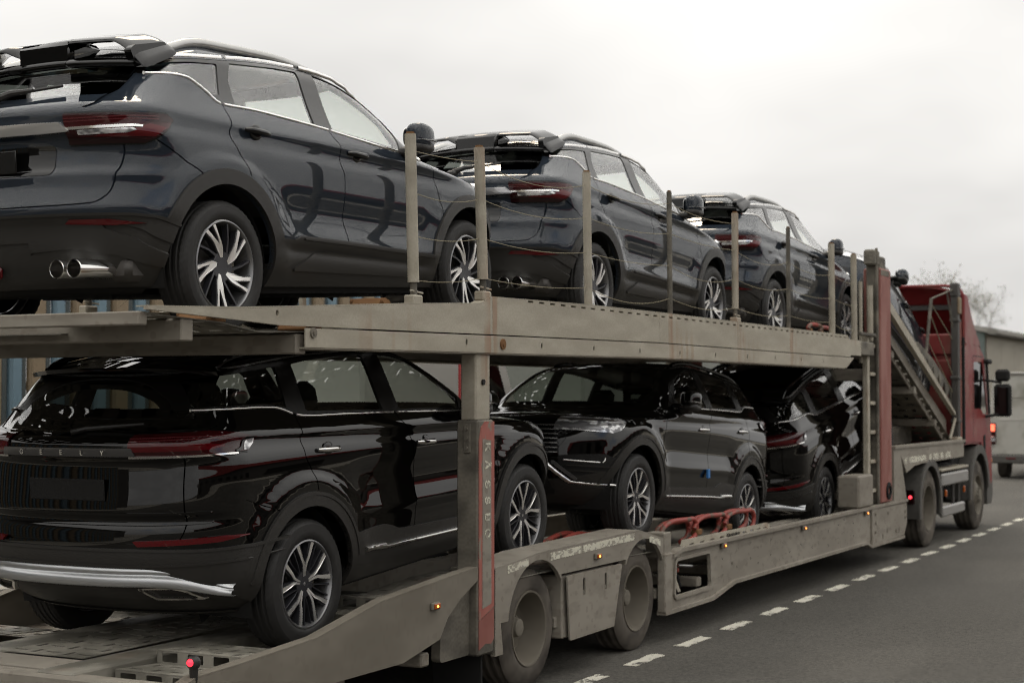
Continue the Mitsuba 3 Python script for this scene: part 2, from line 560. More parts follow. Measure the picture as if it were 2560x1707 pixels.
class Car:
    """A list of (key below the car, ply dict, material) in the car's own frame: rear axle at x = 0, ground at z = 0, nose to +x."""

    def __init__(self):
        self.parts, self.used = [], {}

    def add(self, name, mesh, mat, smooth=40):
        n = self.used.get(name, 0)
        self.used[name] = n + 1
        k = name if n == 0 else f'{name}_{n:03d}'
        d = mesh if isinstance(mesh, dict) else emit(mesh) if isinstance(mesh, Manifold) else mikit.ply(mesh, None, smooth=smooth)
        self.parts.append((k, d, mat))
        return k

    def place(self, key, m, skip=()):
        for k, d, mat in self.parts:
            if k.split('__')[0] in skip:
                continue
            scene[f'{key}__{k}'] = {**d, 'bsdf': ref(mat), 'to_world': m}


def strip_tube(S, pts, rz, ry, n=70, out=0.0):
    """A rounded moulding lying on the body side along points in (x, z), as seen on the right; both sides."""
    P = curve(pts, n)
    y = S.side(P[:, 0], P[:, 1])
    ms = []
    for s in (-1, 1):
        t = tube(np.stack([P[:, 0], s * (y + out), P[:, 1]], 1), 1.0, 10)
        c = np.vstack([np.repeat(np.stack([P[:, 0], s * (y + out), P[:, 1]], 1), 10, 0), [[P[0, 0], s * (y[0] + out), P[0, 1]], [P[-1, 0], s * (y[-1] + out), P[-1, 1]]]])
        d = t.vertices - c
        t.vertices = c + d * [min(rz, ry), ry, rz]
        ms.append(t)
    return ms


def line(pts, w, flat=False):
    return LineString(pts).buffer(w / 2, cap_style='flat' if flat else 'round', resolution=6)


def curve(pts, n=60):
    """A smooth curve through points, for outlines."""
    P = np.asarray(pts, float)
    s = np.r_[0, np.cumsum(np.linalg.norm(np.diff(P, axis=0), axis=1))]
    u = np.linspace(0, s[-1], n)
    return np.stack([PchipInterpolator(s, P[:, 0])(u), PchipInterpolator(s, P[:, 1])(u)], 1)


def ellipsoid(c, r, sub=3):
    m = trimesh.creation.icosphere(sub)
    m.apply_scale(r)
    m.apply_translation(c)
    return m


def super_ell(c, r, e=2.6, sub=4):
    m = trimesh.creation.icosphere(sub)
    v = m.vertices
    v = v / (np.abs(v) ** e).sum(1, keepdims=True) ** (1 / e)
    m.vertices = v * r + c
    return m


def wheel(car, name, x, y, z, side, R, W, rim_r, spokes, extra):
    """Tyre, barrel, spokes, cap, bolts, brake; outer face towards side * y."""
    s = side
    prof = [(rim_r + 0.002, -W * 0.40), (rim_r + 0.012, -W * 0.46), (rim_r + 0.045, -W * 0.50), (R - 0.035, -W * 0.475), (R - 0.012, -W * 0.43)]
    g = 0.008
    for c in (-0.27, -0.09, 0.09, 0.27):
        prof += [(R - 0.003, W * (c - 0.055)), (R - g, W * (c - 0.03)), (R - g, W * (c + 0.03)), (R - 0.002, W * (c + 0.055))]
    prof += [(R - 0.012, W * 0.43), (R - 0.03, W * 0.475), (R - 0.034, W * 0.482), (R - 0.038, W * 0.478), (rim_r + 0.05, W * 0.5), (rim_r + 0.028, W * 0.488), (rim_r + 0.010, W * 0.455), (rim_r + 0.002, W * 0.41)]
    n = 112
    t = lathe_y([(r, yy) for r, yy in prof], n)
    # sipes across the shoulders
    v = t.vertices.copy()
    k = np.arange(n)
    notch = np.where(k % 2 == 0, -0.005, 0.0)
    for row, (r, yy) in enumerate(prof):
        if abs(yy) > W * 0.31 and r > R - 0.03:
            rows = slice(row * n, (row + 1) * n)
            rad = np.hypot(v[rows, 0], v[rows, 2])
            v[rows, 0] *= (rad + notch) / rad
            v[rows, 2] *= (rad + notch) / rad
    t.vertices = v

    def at(m):
        m = m.copy()
        if s < 0:
            m = rot(m, 180, [0, 0, 1])
        m.apply_translation([x, y, z])
        return m
    w = car.add(name, at(t), 'tyre', 32)
    face = W * 0.40
    barrel = lathe_y([(rim_r + 0.004, face - 0.008), (rim_r + 0.004, face + 0.010), (rim_r - 0.004, face + 0.013), (rim_r - 0.011, face + 0.004), (rim_r - 0.022, face - 0.03), (rim_r - 0.028, -W * 0.30),
                      (rim_r - 0.004, -W * 0.42), (rim_r + 0.004, -W * 0.42)], 72)
    car.add(f'{w}__rim', at(barrel), 'rim_barrel', 40)
    disc = lathe_y([(0.0, face - 0.075), (0.15, face - 0.075), (0.152, face - 0.10), (0.0, face - 0.10)], 48)
    car.add(f'{w}__brake_disc', at(disc), 'steel_dark', 30)
    cal = rbox([-0.17, face - 0.11, -0.07], [-0.10, face - 0.055, 0.07], 0.015)
    back = lathe_y([(0.0, face - 0.13), (rim_r - 0.03, face - 0.14)], 40)
    car.add(f'{w}__caliper', at(cal), 'hub_grey', 30)
    car.add(f'{w}__dust_shield', at(back), 'matte_black', 30)
    for p in spokes['blades']:
        m = extr(p, 0.004)
        v = m.vertices
        r = np.hypot(v[:, 0], v[:, 1])
        dish = -0.020 * np.exp(-(r / 0.10) ** 2) + 0.0
        m.vertices = np.stack([v[:, 0], face + 0.006 + dish + v[:, 2] - 0.004, v[:, 1]], 1)
        car.add(f'{w}__spoke', at(m), 'machined', 25)
    body = extr(spokes['body'], 0.035)
    v = body.vertices
    r = np.hypot(v[:, 0], v[:, 1])
    body.vertices = np.stack([v[:, 0], face + 0.001 - 0.020 * np.exp(-(r / 0.10) ** 2) - 0.035 + v[:, 2], v[:, 1]], 1)
    car.add(f'{w}__spoke_body', at(body), 'rim_dark', 25)
    cap = lathe_y([(0.0, face - 0.010), (0.024, face - 0.011), (0.030, face - 0.016), (0.031, face - 0.035)], 28)
    car.add(f'{w}__hub_cap', at(cap), 'rim_dark' if extra == 'a' else 'satin', 40)
    for i in range(5):
        a = 2 * PI * (i + spokes['bolt']) / 5
        b = lathe_y([(0.0, face - 0.012), (0.009, face - 0.013), (0.011, face - 0.018), (0.011, face - 0.045)], 10)
        car.add(f'{w}__bolt', at(moved(b, [0.055 * math.sin(a), 0, 0.055 * math.cos(a)])), 'hub_grey', 30)
    return w


def ring_sector(r0, r1, a0, a1, n=10):
    a = np.radians(np.linspace(a0, a1, n))
    return Polygon(np.vstack([np.stack([r1 * np.sin(a), r1 * np.cos(a)], 1), np.stack([r0 * np.sin(a), r0 * np.cos(a)], 1)[::-1]]))


def pol(r, deg):
    return (r * math.sin(math.radians(deg)), r * math.cos(math.radians(deg)))


def taper(path, widths):
    """A strip along a path with a width at each point."""
    P, w = np.asarray(path, float), np.asarray(widths, float)[:, None] / 2
    t = np.gradient(P, axis=0)
    t /= np.linalg.norm(t, axis=1, keepdims=True)
    n = np.stack([-t[:, 1], t[:, 0]], 1)
    return Polygon(np.vstack([P + n * w, (P - n * w)[::-1]]))


def spokes_curved(rim):
    """Five pairs of curved blades joined at the rim by a lip segment."""
    blades, dark = [], [Point(0, 0).buffer(0.078, 20)]
    for i in range(5):
        c = 72 * i - 29
        for sg, wmid in ((-1, 0.034), (1, 0.021)):
            rr = np.linspace(0.036, rim - 0.004, 18)
            u = (rr - rr[0]) / (rr[-1] - rr[0])
            ang = c + sg * (3.5 + 5.5 * u ** 0.6) + 26 * (1 - u) ** 1.5
            path = [pol(r, -a) for r, a in zip(rr, ang)]
            wd = np.interp(u, [0, 0.30, 0.65, 1.0], [0.008, wmid, wmid * 0.55, 0.022])
            blades.append(taper(path, wd))
            dark.append(taper(path, wd + 0.012))
        blades.append(ring_sector(rim - 0.011, rim + 0.003, -(c + 9.5), -(c + 62.5), 20))
        dark.append(taper([pol(0.07, -(c + 62)), pol(0.15, -(c + 46)), pol(rim, -(c + 38))], [0.016, 0.010, 0.012]))
    body = unary_union(dark)
    return {'blades': [b for b in blades], 'body': body, 'bolt': 0.02}


def spokes_kinked(rim):
    """Five double spokes, each pair running close at the hub and parallel to the rim."""
    blades, dark = [], [Point(0, 0).buffer(0.075, 20)]
    for i in range(5):
        c = 72 * i
        for sg in (-1, 1):
            path = [pol(0.034, c + sg * 9), pol(0.085, c + sg * 5.6), pol(0.118, c + sg * 7.0), pol(0.150, c + sg * 12.5), pol(rim - 0.002, c + sg * 18.0)]
            wd = [0.008, 0.013, 0.016, 0.019, 0.026]
            blades.append(taper(path, wd))
            dark.append(taper(path, np.array(wd) + 0.010))
            q = [pol(0.075, c + 36 + sg * 3.0), pol(0.12, c + 36 + sg * 7.0), pol(rim, c + 36 + sg * 8.0)]
            dark.append(taper(q, [0.004, 0.006, 0.008]))
            dark.append(taper([pol(0.165, c + sg * 7), pol(rim, c + sg * 12)], [0.003, 0.006]))
        blades.append(ring_sector(rim - 0.008, rim + 0.003, c + 20, c + 52, 14))
    blades.append(Point(0, 0).buffer(0.044, 20).difference(Point(0, 0).buffer(0.029, 20)))
    return {'blades': blades, 'body': unary_union(dark), 'bolt': 0.5}


def seats(car, x0, zf, mat, w=0.5, top=0.0):
    """Two front seats and a rear bench with head rests; x0 the front hip point."""
    for y in (-0.36, 0.36):
        st = cat([rot(rbox([x0 - 0.10, y - w / 2, zf], [x0 + 0.42, y + w / 2, zf + 0.15], 0.05), 0, [0, 1, 0]),
                  rot(rbox([x0 - 0.20, y - w / 2 + 0.02, zf + 0.10], [x0 - 0.04, y + w / 2 - 0.02, zf + 0.66], 0.06), -16, [0, 1, 0], (x0 - 0.12, y, zf + 0.1))])
        k = car.add('front_seat', st, mat, 40)
        hr = rot(rbox([x0 - 0.18, y - 0.13, zf + 0.70], [x0 - 0.07, y + 0.13, zf + 0.88], 0.05), -16, [0, 1, 0], (x0 - 0.12, y, zf + 0.1))
        car.add(f'{k}__head_rest', hr, mat, 40)
    xr = x0 - 0.86
    st = cat([rbox([xr - 0.05, -0.64, zf + 0.02], [xr + 0.42, 0.64, zf + 0.17], 0.05),
              rot(rbox([xr - 0.17, -0.64, zf + 0.12], [xr - 0.03, 0.64, zf + 0.62], 0.05), -20, [0, 1, 0], (xr - 0.1, 0, zf + 0.1))])
    k = car.add('rear_bench', st, mat, 40)
    for y in (-0.38, 0.0, 0.38):
        car.add(f'{k}__head_rest', rot(rbox([xr - 0.15, y - 0.13, zf + 0.64], [xr - 0.05, y + 0.13, zf + 0.79], 0.04), -20, [0, 1, 0], (xr - 0.1, 0, zf + 0.1)), mat, 40)


def door_handle(car, x, y, z, mat, side, cup=True, slope=-0.05):
    s = side
    n = 26
    u = np.linspace(-1, 1, n)
    P = np.stack([x + 0.105 * u, np.full(n, y) + s * (0.034 - 0.030 * np.abs(u) ** 3), z + slope * 0.105 * u], 1)
    m = tube(P, 0.013 * (1 - 0.35 * np.abs(u) ** 6) + 0.001, 12)
    v = m.vertices
    v[:, 2] = z + (v[:, 2] - z) * 1.15
    m.vertices = v
    k = car.add('door_handle', m, mat, 50)
    if cup:
        c = ellipsoid([x, y - s * 0.004, z], [0.052, 0.010, 0.042], 3)
        car.add(f'{k}__cup', c, 'gloss_black', 60)


def mirror(car, x, y, z, side, mat, foot=True):
    s = side
    m = super_ell([0, 0, 0], [0.105, 0.070, 0.082], 3.2, 4)
    v = m.vertices
    v[:, 2] *= 1 - 1.6 * np.clip(v[:, 0], -.1, .12) * (v[:, 2] > 0)
    v[:, 1] *= 1 - 2.0 * np.clip(v[:, 0], 0, .12)
    m.vertices = v + [x, y + s * 0.055, z]
    k = car.add('door_mirror', m, mat, 60)
    lowr = super_ell([x - 0.005, y + s * 0.052, z - 0.062], [0.100, 0.068, 0.036], 3.0, 3)
    car.add(f'{k}__mirror_base', cat([lowr, rbox([x - 0.10, min(y - s * 0.06, y + s * 0.03), z - 0.115], [x + 0.02, max(y - s * 0.06, y + s * 0.03), z - 0.06], 0.014)]), 'clad', 50)
    gl = super_ell([x, y - s * 0.016, z], [0.098, 0.004, 0.064], 3.0, 3)
    car.add(f'{k}__mirror_glass', gl, 'chrome', 60)
    car.add(f'{k}__strip', super_ell([x + 0.005, y + s * 0.060, z - 0.022], [0.112, 0.075, 0.005], 2.6, 3), 'satin' if mat == 'paint_grey' else 'chrome', 60)
W_GREY = [(.2, .78), (.35, .86), (.5, .89), (.7, .90), (.9, .905), (1.0, .90), (1.06, .885), (1.12, .855), (1.2, .81), (1.3, .755), (1.4, .705), (1.47, .668), (1.52, .62), (1.56, .54), (1.585, .42), (1.6, .24), (1.606, .1)]
W_BLACK = [(.25, .80), (.4, .88), (.6, .905), (.8, .915), (1.0, .917), (1.1, .91), (1.17, .89), (1.25, .855), (1.35, .81), (1.45, .765), (1.55, .715), (1.61, .67), (1.645, .59), (1.665, .48), (1.68, .34), (1.688, .15)]


def bump(t, up, down):
    return np.where(t > 0, np.exp(-(t / up) ** 2), np.exp(-(t / down) ** 2))


def push_grey(x, y, z):
    t = z - (1.103 - 0.050 * x)
    d = 0.014 * bump(t, 0.10, 0.022) - 0.012 * np.exp(-((t + 0.070) / 0.042) ** 2)
    w = sstep(0.42, 0.62, x) * sstep(2.22, 2.0, x)
    zl = 0.535 - 0.042 * x
    d = d + w * (0.016 * bump(z - zl, 0.055, 0.03) - 0.020 * np.exp(-((z - zl - 0.15) / 0.085) ** 2) - 0.012 * np.exp(-((z - zl + 0.065) / 0.03) ** 2))
    for c in (0.0, 2.6):
        r = np.hypot(x - c, z - 0.347)
        d = d + 0.020 * sstep(0.60, 0.545, r) * sstep(0.2, 0.4, z)
    return d


def push_black(x, y, z):
    t = z - (1.215 - 0.060 * x)
    d = 0.010 * bump(t, 0.07, 0.018) - 0.010 * np.exp(-((t + 0.055) / 0.035) ** 2)
    w = sstep(0.45, 0.65, x) * sstep(2.25, 2.05, x)
    zl = 0.70 - 0.03 * x
    d = d + w * (0.010 * bump(z - zl, 0.05, 0.02) - 0.016 * np.exp(-((z - zl - 0.17) / 0.09) ** 2))
    for c in (0.0, 2.68):
        r = np.hypot(x - c, z - 0.365)
        d = d + 0.022 * sstep(0.64, 0.575, r) * sstep(0.2, 0.45, z)
    return d


def mirrored(f):
    """Run a builder for both sides."""
    for s in (-1, 1):
        f(s)


def cut_common(car, S, wb, R, arch, clad_r, paint, dlo, panes, front_glass, rear_glass, gaps, x_gaps, rear_limit):
    body = S.shell(0.0, -0.03)
    dl = prism_y(dlo)
    fg = prism_x(front_glass, 1.0, 2.7)
    rg = prism_x(rear_glass, -1.3, rear_limit)
    arches = wheel_cut(0, R, arch, 0.5) + wheel_cut(wb, R, arch, 0.5)
    low = Manifold.cube([8, 4, 0.34], False).translate([-3, -2, 0.0])
    groove = S.shell(0.02, -0.010)
    gp = prism_y(unary_union([line(g, 0.0075) for g in gaps]))
    gx = prism_x(unary_union([line([(sg * p[0], p[1]) for p in g], 0.0075) for g in x_gaps for sg in (-1, 1)]), -1.3, 0.0) if x_gaps else None
    body = body - dl - fg - rg - arches - low - (groove ^ gp)
    if gx is not None:
        body = body - (groove ^ gx)
    car.add('body', body, paint)
    under = (S.solid(-0.012) ^ Manifold.cube([8, 4, 0.16], False).translate([-3, -2, 0.21])) - arches
    car.add('underbody', under, 'matte_black')
    frame = dlo
    for p in panes:
        frame = frame.difference(p)
    car.add('window_frame', S.shell(-0.002, -0.022) ^ prism_y(frame), 'pillar_black')
    for i, p in enumerate(panes):
        for y0, y1 in ((-2.0, 0.0), (0.0, 2.0)):
            g = S.shell(-0.008, -0.012) ^ prism_y(p.buffer(0.004), y0, y1)
            car.add('side_window', emit(g, True), 'glass_dark' if i == 0 else 'glass_side')
    car.add('windshield', emit(S.shell(-0.004, -0.008) ^ prism_x(front_glass.buffer(0.002), 1.0, 2.7), True), 'glass_side')
    car.add('rear_window', emit(S.shell(-0.004, -0.008) ^ prism_x(rear_glass.buffer(0.002), -1.3, rear_limit), True), 'glass_dark')
    border = front_glass.difference(front_glass.buffer(-0.045))
    car.add('windshield__border', S.shell(-0.009, -0.014) ^ prism_x(border, 1.0, 2.7), 'gloss_black')
    border = rear_glass.difference(rear_glass.buffer(-0.06))
    car.add('rear_window__border', S.shell(-0.009, -0.014) ^ prism_x(border, -1.3, rear_limit), 'gloss_black')
    # wheel housings
    for cx in (0, wb):
        for sg in (-1, 1):
            t = lathe_y([(arch + 0.002, -0.16), (arch + 0.002, 0.20), (0.05, 0.20)] if sg > 0 else [(0.05, -0.20), (arch + 0.002, -0.20), (arch + 0.002, 0.16)], 48)
            t.apply_translation([cx, -sg * 0.66, R])
            t = trimesh.Trimesh(t.vertices, t.faces[(t.triangles_center[:, 2] > 0.24)], process=False)
            car.add('wheel_housing', t, 'matte_black')
    return arches


def cabin(car, xs, zf, mat, wheel_side):
    car.add('cabin_floor', cat([rbox([xs - 1.5, -0.72, zf - 0.1], [xs + 1.1, 0.72, zf - 0.04]), rbox([xs + 0.62, -0.70, zf - 0.05], [xs + 0.95, 0.70, zf + 0.44], 0.06),
                                rbox([xs - 1.55, -0.66, zf - 0.05], [xs - 1.1, 0.66, zf + 0.42], 0.05)]), 'interior')
    seats(car, xs, zf, mat)
    a = np.linspace(0, 2 * PI, 33)
    ringp = np.stack([0 * a, 0.18 * np.cos(a), 0.18 * np.sin(a)], 1)
    m = rot(cat([tube(ringp, 0.014, 8), rbox([-0.01, -0.17, -0.02], [0.01, 0.17, 0.02], 0.008)]), 22, [0, 1, 0])
    m.apply_translation([xs + 0.50, 0.36, zf + 0.50])
    car.add('steering_wheel', m, 'interior')


def build_grey():
    car = Car()
    wb, R, arch = 2.6, 0.347, 0.425
    S = Skin(rear=[(.2, -.62), (.28, -.73), (.42, -.80), (.56, -.835), (.60, -.862), (.635, -.868), (.675, -.850), (.76, -.826), (.80, -.826), (.835, -.800), (.92, -.786), (.97, -.790), (1.005, -.815), (1.06, -.835), (1.10, -.838), (1.14, -.81), (1.175, -.735), (1.21, -.66), (1.30, -.50), (1.39, -.36), (1.45, -.27), (1.50, -.18), (1.54, -.08), (1.57, .03), (1.59, .2), (1.606, .55)],
             front=[(.2, 3.18), (.3, 3.30), (.45, 3.37), (.65, 3.385), (.8, 3.37), (.9, 3.30), (.95, 3.15), (1.0, 2.85), (1.04, 2.6), (1.07, 2.42), (1.1, 2.3), (1.3, 2.06), (1.45, 1.78), (1.52, 1.50), (1.57, 1.15), (1.606, .8)],
             width=W_GREY, plan=[(.2, .55, 2.5, .8, 2.4), (.6, .55, 2.5, .75, 2.5), (.9, .50, 2.4, .8, 2.6), (1.0, .45, 2.4, 1.0, 2.9), (1.04, .45, 2.3, 1.0, 2.9), (1.1, .42, 2.3, .48, 2.4), (1.3, .36, 2.3, .44, 2.3), (1.5, .34, 2.2, .42, 2.2), (1.58, .3, 2.1, .4, 2.1), (1.606, .25, 2.0, .3, 2.0)],
             bow=.035, push=push_grey)
    bottom = [(-.31, 1.337), (-.18, 1.341), (-.079, 1.335), (-.006, 1.300), (.05, 1.255), (.09, 1.216), (.13, 1.207), (.344, 1.204), (.648, 1.184), (.928, 1.161), (1.253, 1.127), (1.547, 1.094), (1.815, 1.070), (2.03, 1.045)]
    top = [(-.205, 1.423), (.05, 1.452), (.307, 1.476), (.6, 1.505), (.89, 1.520), (1.10, 1.517), (1.353, 1.492), (1.644, 1.412), (1.838, 1.312), (1.963, 1.212), (2.05, 1.10)]
    dlo = poly(list(curve(bottom, 80)) + list(curve(top, 60))[::-1])
    q = poly([(-.28, 1.352), (-.17, 1.356), (-.065, 1.350), (.005, 1.312), (.07, 1.255), (.145, 1.262), (.245, 1.447), (.05, 1.432), (-.18, 1.408)], .008)
    r = poly([(.243, 1.222), (.65, 1.198), (.938, 1.174), (1.019, 1.500), (.80, 1.495), (.367, 1.466), (.285, 1.36)], .010)
    f = poly([(1.104, 1.158), (1.4, 1.128), (1.70, 1.098), (1.79, 1.092), (1.86, 1.20), (1.80, 1.298), (1.63, 1.392), (1.36, 1.470), (1.18, 1.499)], .010)
    dlo = dlo.union(unary_union([q, r, f]).buffer(0.012))
    fgl = poly([(-.70, 1.105), (.70, 1.105), (.66, 1.3), (.53, 1.51), (-.53, 1.51), (-.66, 1.3)], .03)
    rgl = poly([(-.63, 1.205), (.63, 1.205), (.56, 1.36), (.47, 1.475), (-.47, 1.475), (-.56, 1.36)], .03)
    doors = [curve([(.12, 1.208), (.118, 1.12), (.085, 1.046), (.126, .961), (.18, .883), (.205, .83)]),
             curve([(1.046, 1.154), (1.056, 1.11), (1.09, 1.05), (1.088, .96), (1.115, .878), (1.118, .65), (1.14, .54), (1.14, .422), (1.155, .33)]),
             curve([(2.10, 1.06), (2.172, .928), (2.23, .741), (2.24, .66), (2.185, .52), (2.194, .33)]),
             [(.515, .50), (.53, .36)], [(-.49, .974), (-.16, .80)],
             curve([(-.114, 1.53), (-.176, 1.444), (-.318, 1.337), (-.488, 1.235), (-.612, 1.175), (-.72, 1.125)]),
             curve([(2.25, 1.0), (2.6, .985), (3.0, .94)])]
    hatch = [curve([(.735, 1.10), (.745, .93), (.725, .80), (.70, .70), (.64, .655), (.4, .645), (0, .642)])]
    arches = cut_common(car, S, wb, R, arch, .505, 'paint_grey', dlo, [q, r, f], fgl, rgl, doors, hatch, 0.15)
    # black cladding: arch rings, sill band, bumper skirts
    rings = unary_union([Point(c, R).buffer(.505, 32) for c in (0, wb)])
    sill = poly([(.42, .15), (.42, .50), (.60, .503), (.665, .525), (1.142, .505), (1.817, .470), (2.12, .448), (2.18, .45), (2.18, .15)])
    rearlow = poly([(-1.2, .15), (-1.2, .607), (-.62, .605), (-.50, .592), (-.36, .555), (-.2, .55), (-.2, .15)])
    frontlow = poly([(2.7, .15), (2.7, .48), (3.1, .47), (3.6, .47), (3.6, .15)])
    band = unary_union([rings, sill, rearlow, frontlow]).intersection(sbox(-1.3, .245, 3.7, 1.0))
    clad = (S.shell(0.014, -0.02) ^ prism_y(band)) - arches
    clad = clad - (S.shell(0.03, 0.004) ^ prism_x(unary_union([poly([(sg * .30, .30), (sg * .30, .42), (sg * .52, .435), (sg * .70, .40), (sg * .90, .30), (sg * .9, .2), (sg * .3, .2)], .01) for sg in (-1, 1)]), -1.3, -0.3))
    clad = clad - (S.shell(0.03, 0.002) ^ prism_x(unary_union([line([(sg * .70, .55), (sg * .80, .50), (sg * .875, .42)], .05) for sg in (-1, 1)] + [sbox(-.30, .2, .30, .47)]), -1.3, -0.3))
    car.add('cladding', clad, 'clad')
    ridge = S.shell(0.022, 0.0) ^ prism_y(line([(-1.2, .598), (-.62, .597), (-.52, .586), (-.38, .545)], .014))
    car.add('cladding__ridge', ridge, 'clad')
    for g in (unary_union([line([(.68, .508), (1.15, .487), (1.9, .445), (2.12, .43)], .014)]), poly([(.62, .345), (.80, .43), (.92, .44), (2.0, .385), (2.12, .33), (2.15, .30), (.6, .33)], .01)):
        car.add('cladding__moulding', (S.shell(0.026, 0.0) ^ prism_y(g)) - arches, 'clad')
    sl = poly([(.40, .24), (.47, .335), (2.2, .318), (2.25, .24)], .01)
    car.add('side_sill', S.shell(0.006, -0.02) ^ prism_y(sl), 'matte_black')
    # chrome
    tp = curve(np.array(top) + [0, .014], 60)
    for lo, hi in ((-1, .330), (.337, 1.062), (1.069, 3)):
        seg = tp[(tp[:, 0] > lo) & (tp[:, 0] < hi)]
        for m in strip_tube(S, seg, .014, .007, 40):
            car.add('window_chrome', m, 'chrome', 60)
    bp = np.vstack([curve(bottom, 90), [(2.075, 1.045), (2.10, 1.07), (2.07, 1.10)]])
    for lo, hi in ((-1, .118), (.124, 1.046), (1.053, 3)):
        seg = bp[(bp[:, 0] > lo) & (bp[:, 0] < hi)]
        for m in strip_tube(S, seg, .0095, .008, 50):
            car.add('belt_chrome', m, 'chrome', 60)
    # tail lamps
    side_l = poly([(-.99, 1.090), (-.75, 1.092), (-.56, 1.097), (-.40, 1.098), (-.357, 1.075), (-.40, 1.038), (-.494, .972), (-.54, .95), (-.99, .938)], .006)
    for sg in (-1, 1):
        y0, y1 = (-2, -.52) if sg < 0 else (.52, 2)
        base = prism_y(side_l, y0, y1)
        k = car.add('tail_lamp', S.shell(0.012, -0.015) ^ base, 'lamp_red')
        car.add(f'{k}__surround', S.shell(0.005, -0.015) ^ prism_y(side_l.buffer(.009), y0, y1), 'gloss_black')
        brt = poly([(-.68, 1.020), (-.60, 1.018), (-.56, 1.028), (-.52, 1.045), (-.43, 1.030), (-.50, .980), (-.70, .978)])
        car.add(f'{k}__brake_lens', S.shell(0.014, 0.0) ^ prism_y(brt, y0, y1), 'reflector')
        for q0 in (1.066, 1.080):
            car.add(f'{k}__light_line', S.shell(0.0135, 0.0) ^ prism_y(line([(-1.0, q0 - .016), (-.76, q0 - .012), (-.60, q0), (-.46, q0 + .004)], .005), y0, y1), 'lamp_line')
        bar = poly([(-1.0, 1.018), (-.80, 1.024), (-.60, 1.040), (-.555, 1.036), (-.56, 1.026), (-.60, 1.026), (-.80, 1.010), (-1.0, 1.004)])
        car.add(f'{k}__chrome_bar', S.shell(0.018, 0.0) ^ prism_y(bar, y0, y1), 'chrome')
        clear = poly([(-1.0, 1.000), (-.80, 1.006), (-.60, 1.022), (-.585, 1.01), (-.62, .995), (-.80, .983), (-1.0, .978)])
        car.add(f'{k}__clear_lens', S.shell(0.016, 0.0) ^ prism_y(clear, y0, y1 if sg > 0 else y1 - .06), 'lamp_clear')
        dk = poly([(-1.0, .972), (-.70, .976), (-.53, .966), (-.495, .975), (-.54, .948), (-1.0, .936)])
        car.add(f'{k}__lower_lens', S.shell(0.015, 0.0) ^ prism_y(dk, y0, y1), 'lamp_red_dark')
    ctr = prism_x(poly([(-.55, 1.005), (-.50, 1.052), (.50, 1.052), (.55, 1.005), (.40, .998), (-.40, .998)], .006), -1.3, -.5)
    car.add('light_bar', S.shell(0.022, -0.01) ^ ctr, 'silver_bar')
    # number plate recess, plate, reflectors
    car.add('plate_panel', S.shell(0.004, -0.01) ^ prism_x(poly([(-.44, .80), (-.44, .945), (.44, .945), (.44, .80)], .02), -1.3, -.4), 'gloss_black')
    pl = rbox([-.836, -.26, .815], [-.826, .26, .927], .004)
    car.add('number_plate', pl, 'pillar_black')
    for sg in (-1, 1):
        car.add('reflector', S.shell(0.022, 0.0) ^ prism_x(poly([(sg * .52, .553), (sg * .55, .574), (sg * .72, .574), (sg * .83, .553), (sg * .72, .545)]), -1.3, -.2), 'reflector')
        for y in (.515, .625):
            p = [(-.40, sg * y, .335), (-.66, sg * y, .345), (-.83, sg * y, .347)]
            t = lathe_y([(.047, -.34), (.047, 0), (.044, .004), (.041, 0), (.041, -.3)], 32)
            t.apply_transform(trimesh.transformations.rotation_matrix(PI / 2, [0, 0, 1]))
            t.apply_translation([-.845, sg * y, .335])
            car.add('exhaust_pipe', t, 'chrome', 50)
        car.add('exhaust_box', rbox([-.60, sg * .46, .27], [-.2, sg * .75, .40], .03), 'steel_dark')
    car.add('fog_lamp', rbox([-.80, -.10, .30], [-.775, .05, .36], .01), 'reflector')
    # rear spoiler: a wing held clear of the roof by a middle block and end fins, over a lower lip
    def wing(fx0, fx1, fz0, fz1, half, th, n=81, m=9):
        V = []
        for yv in np.linspace(-1, 1, n):
            ay = abs(yv)
            for u in np.linspace(0, 1, m):
                x = fx0(ay) + (fx1(ay) - fx0(ay)) * u
                z = fz0(ay) + (fz1(ay) - fz0(ay)) * u
                V.append((x, yv * half, z))
        V = np.array(V)
        uu = np.tile(np.linspace(0, 1, m), n)
        t = th * np.clip(np.minimum(uu, 1 - uu) * 5 + .35, 0, 1)
        top, low = V + np.stack([0 * t, 0 * t, t / 2], 1), V - np.stack([0 * t, 0 * t, t / 2], 1)
        idx = np.arange(n * m).reshape(n, m)
        q = np.stack([idx[:-1, :-1], idx[1:, :-1], idx[1:, 1:], idx[:-1, 1:]], -1).reshape(-1, 4)
        loop = list(idx[0, :]) + list(idx[1:, -1]) + list(idx[-1, -2::-1]) + list(idx[-2:0:-1, 0])
        e = np.array([(p_, r_, r_ + n * m, p_ + n * m) for p_, r_ in zip(loop, loop[1:] + loop[:1])])
        F4 = np.vstack([q, q[:, ::-1] + n * m, e])
        mm = trimesh.Trimesh(np.vstack([top, low]), np.vstack([F4[:, [0, 1, 2]], F4[:, [0, 2, 3]]]), process=False)
        trimesh.repair.fix_normals(mm)
        return mm
    nt = lambda ay: 1 - sstep(.27, .36, ay)
    dn = lambda ay: max(0.0, ay - .74) / .26
    up = wing(lambda a: -.10 - .02 * nt(a) + .05 * a ** 2, lambda a: -.415 + .075 * nt(a) + .10 * a ** 2.5, lambda a: 1.588 - .030 * a ** 2 - .085 * dn(a) ** 1.6, lambda a: 1.518 - .032 * nt(a) - .012 * a ** 2 - .135 * dn(a) ** 1.6, .64, .030)
    lo = wing(lambda a: -.20 + .05 * a ** 2, lambda a: -.415 + .06 * nt(a) + .09 * a ** 2.5, lambda a: 1.440 - .02 * a ** 2, lambda a: 1.412 + .012 * nt(a) - .02 * a ** 2, .585, .050)
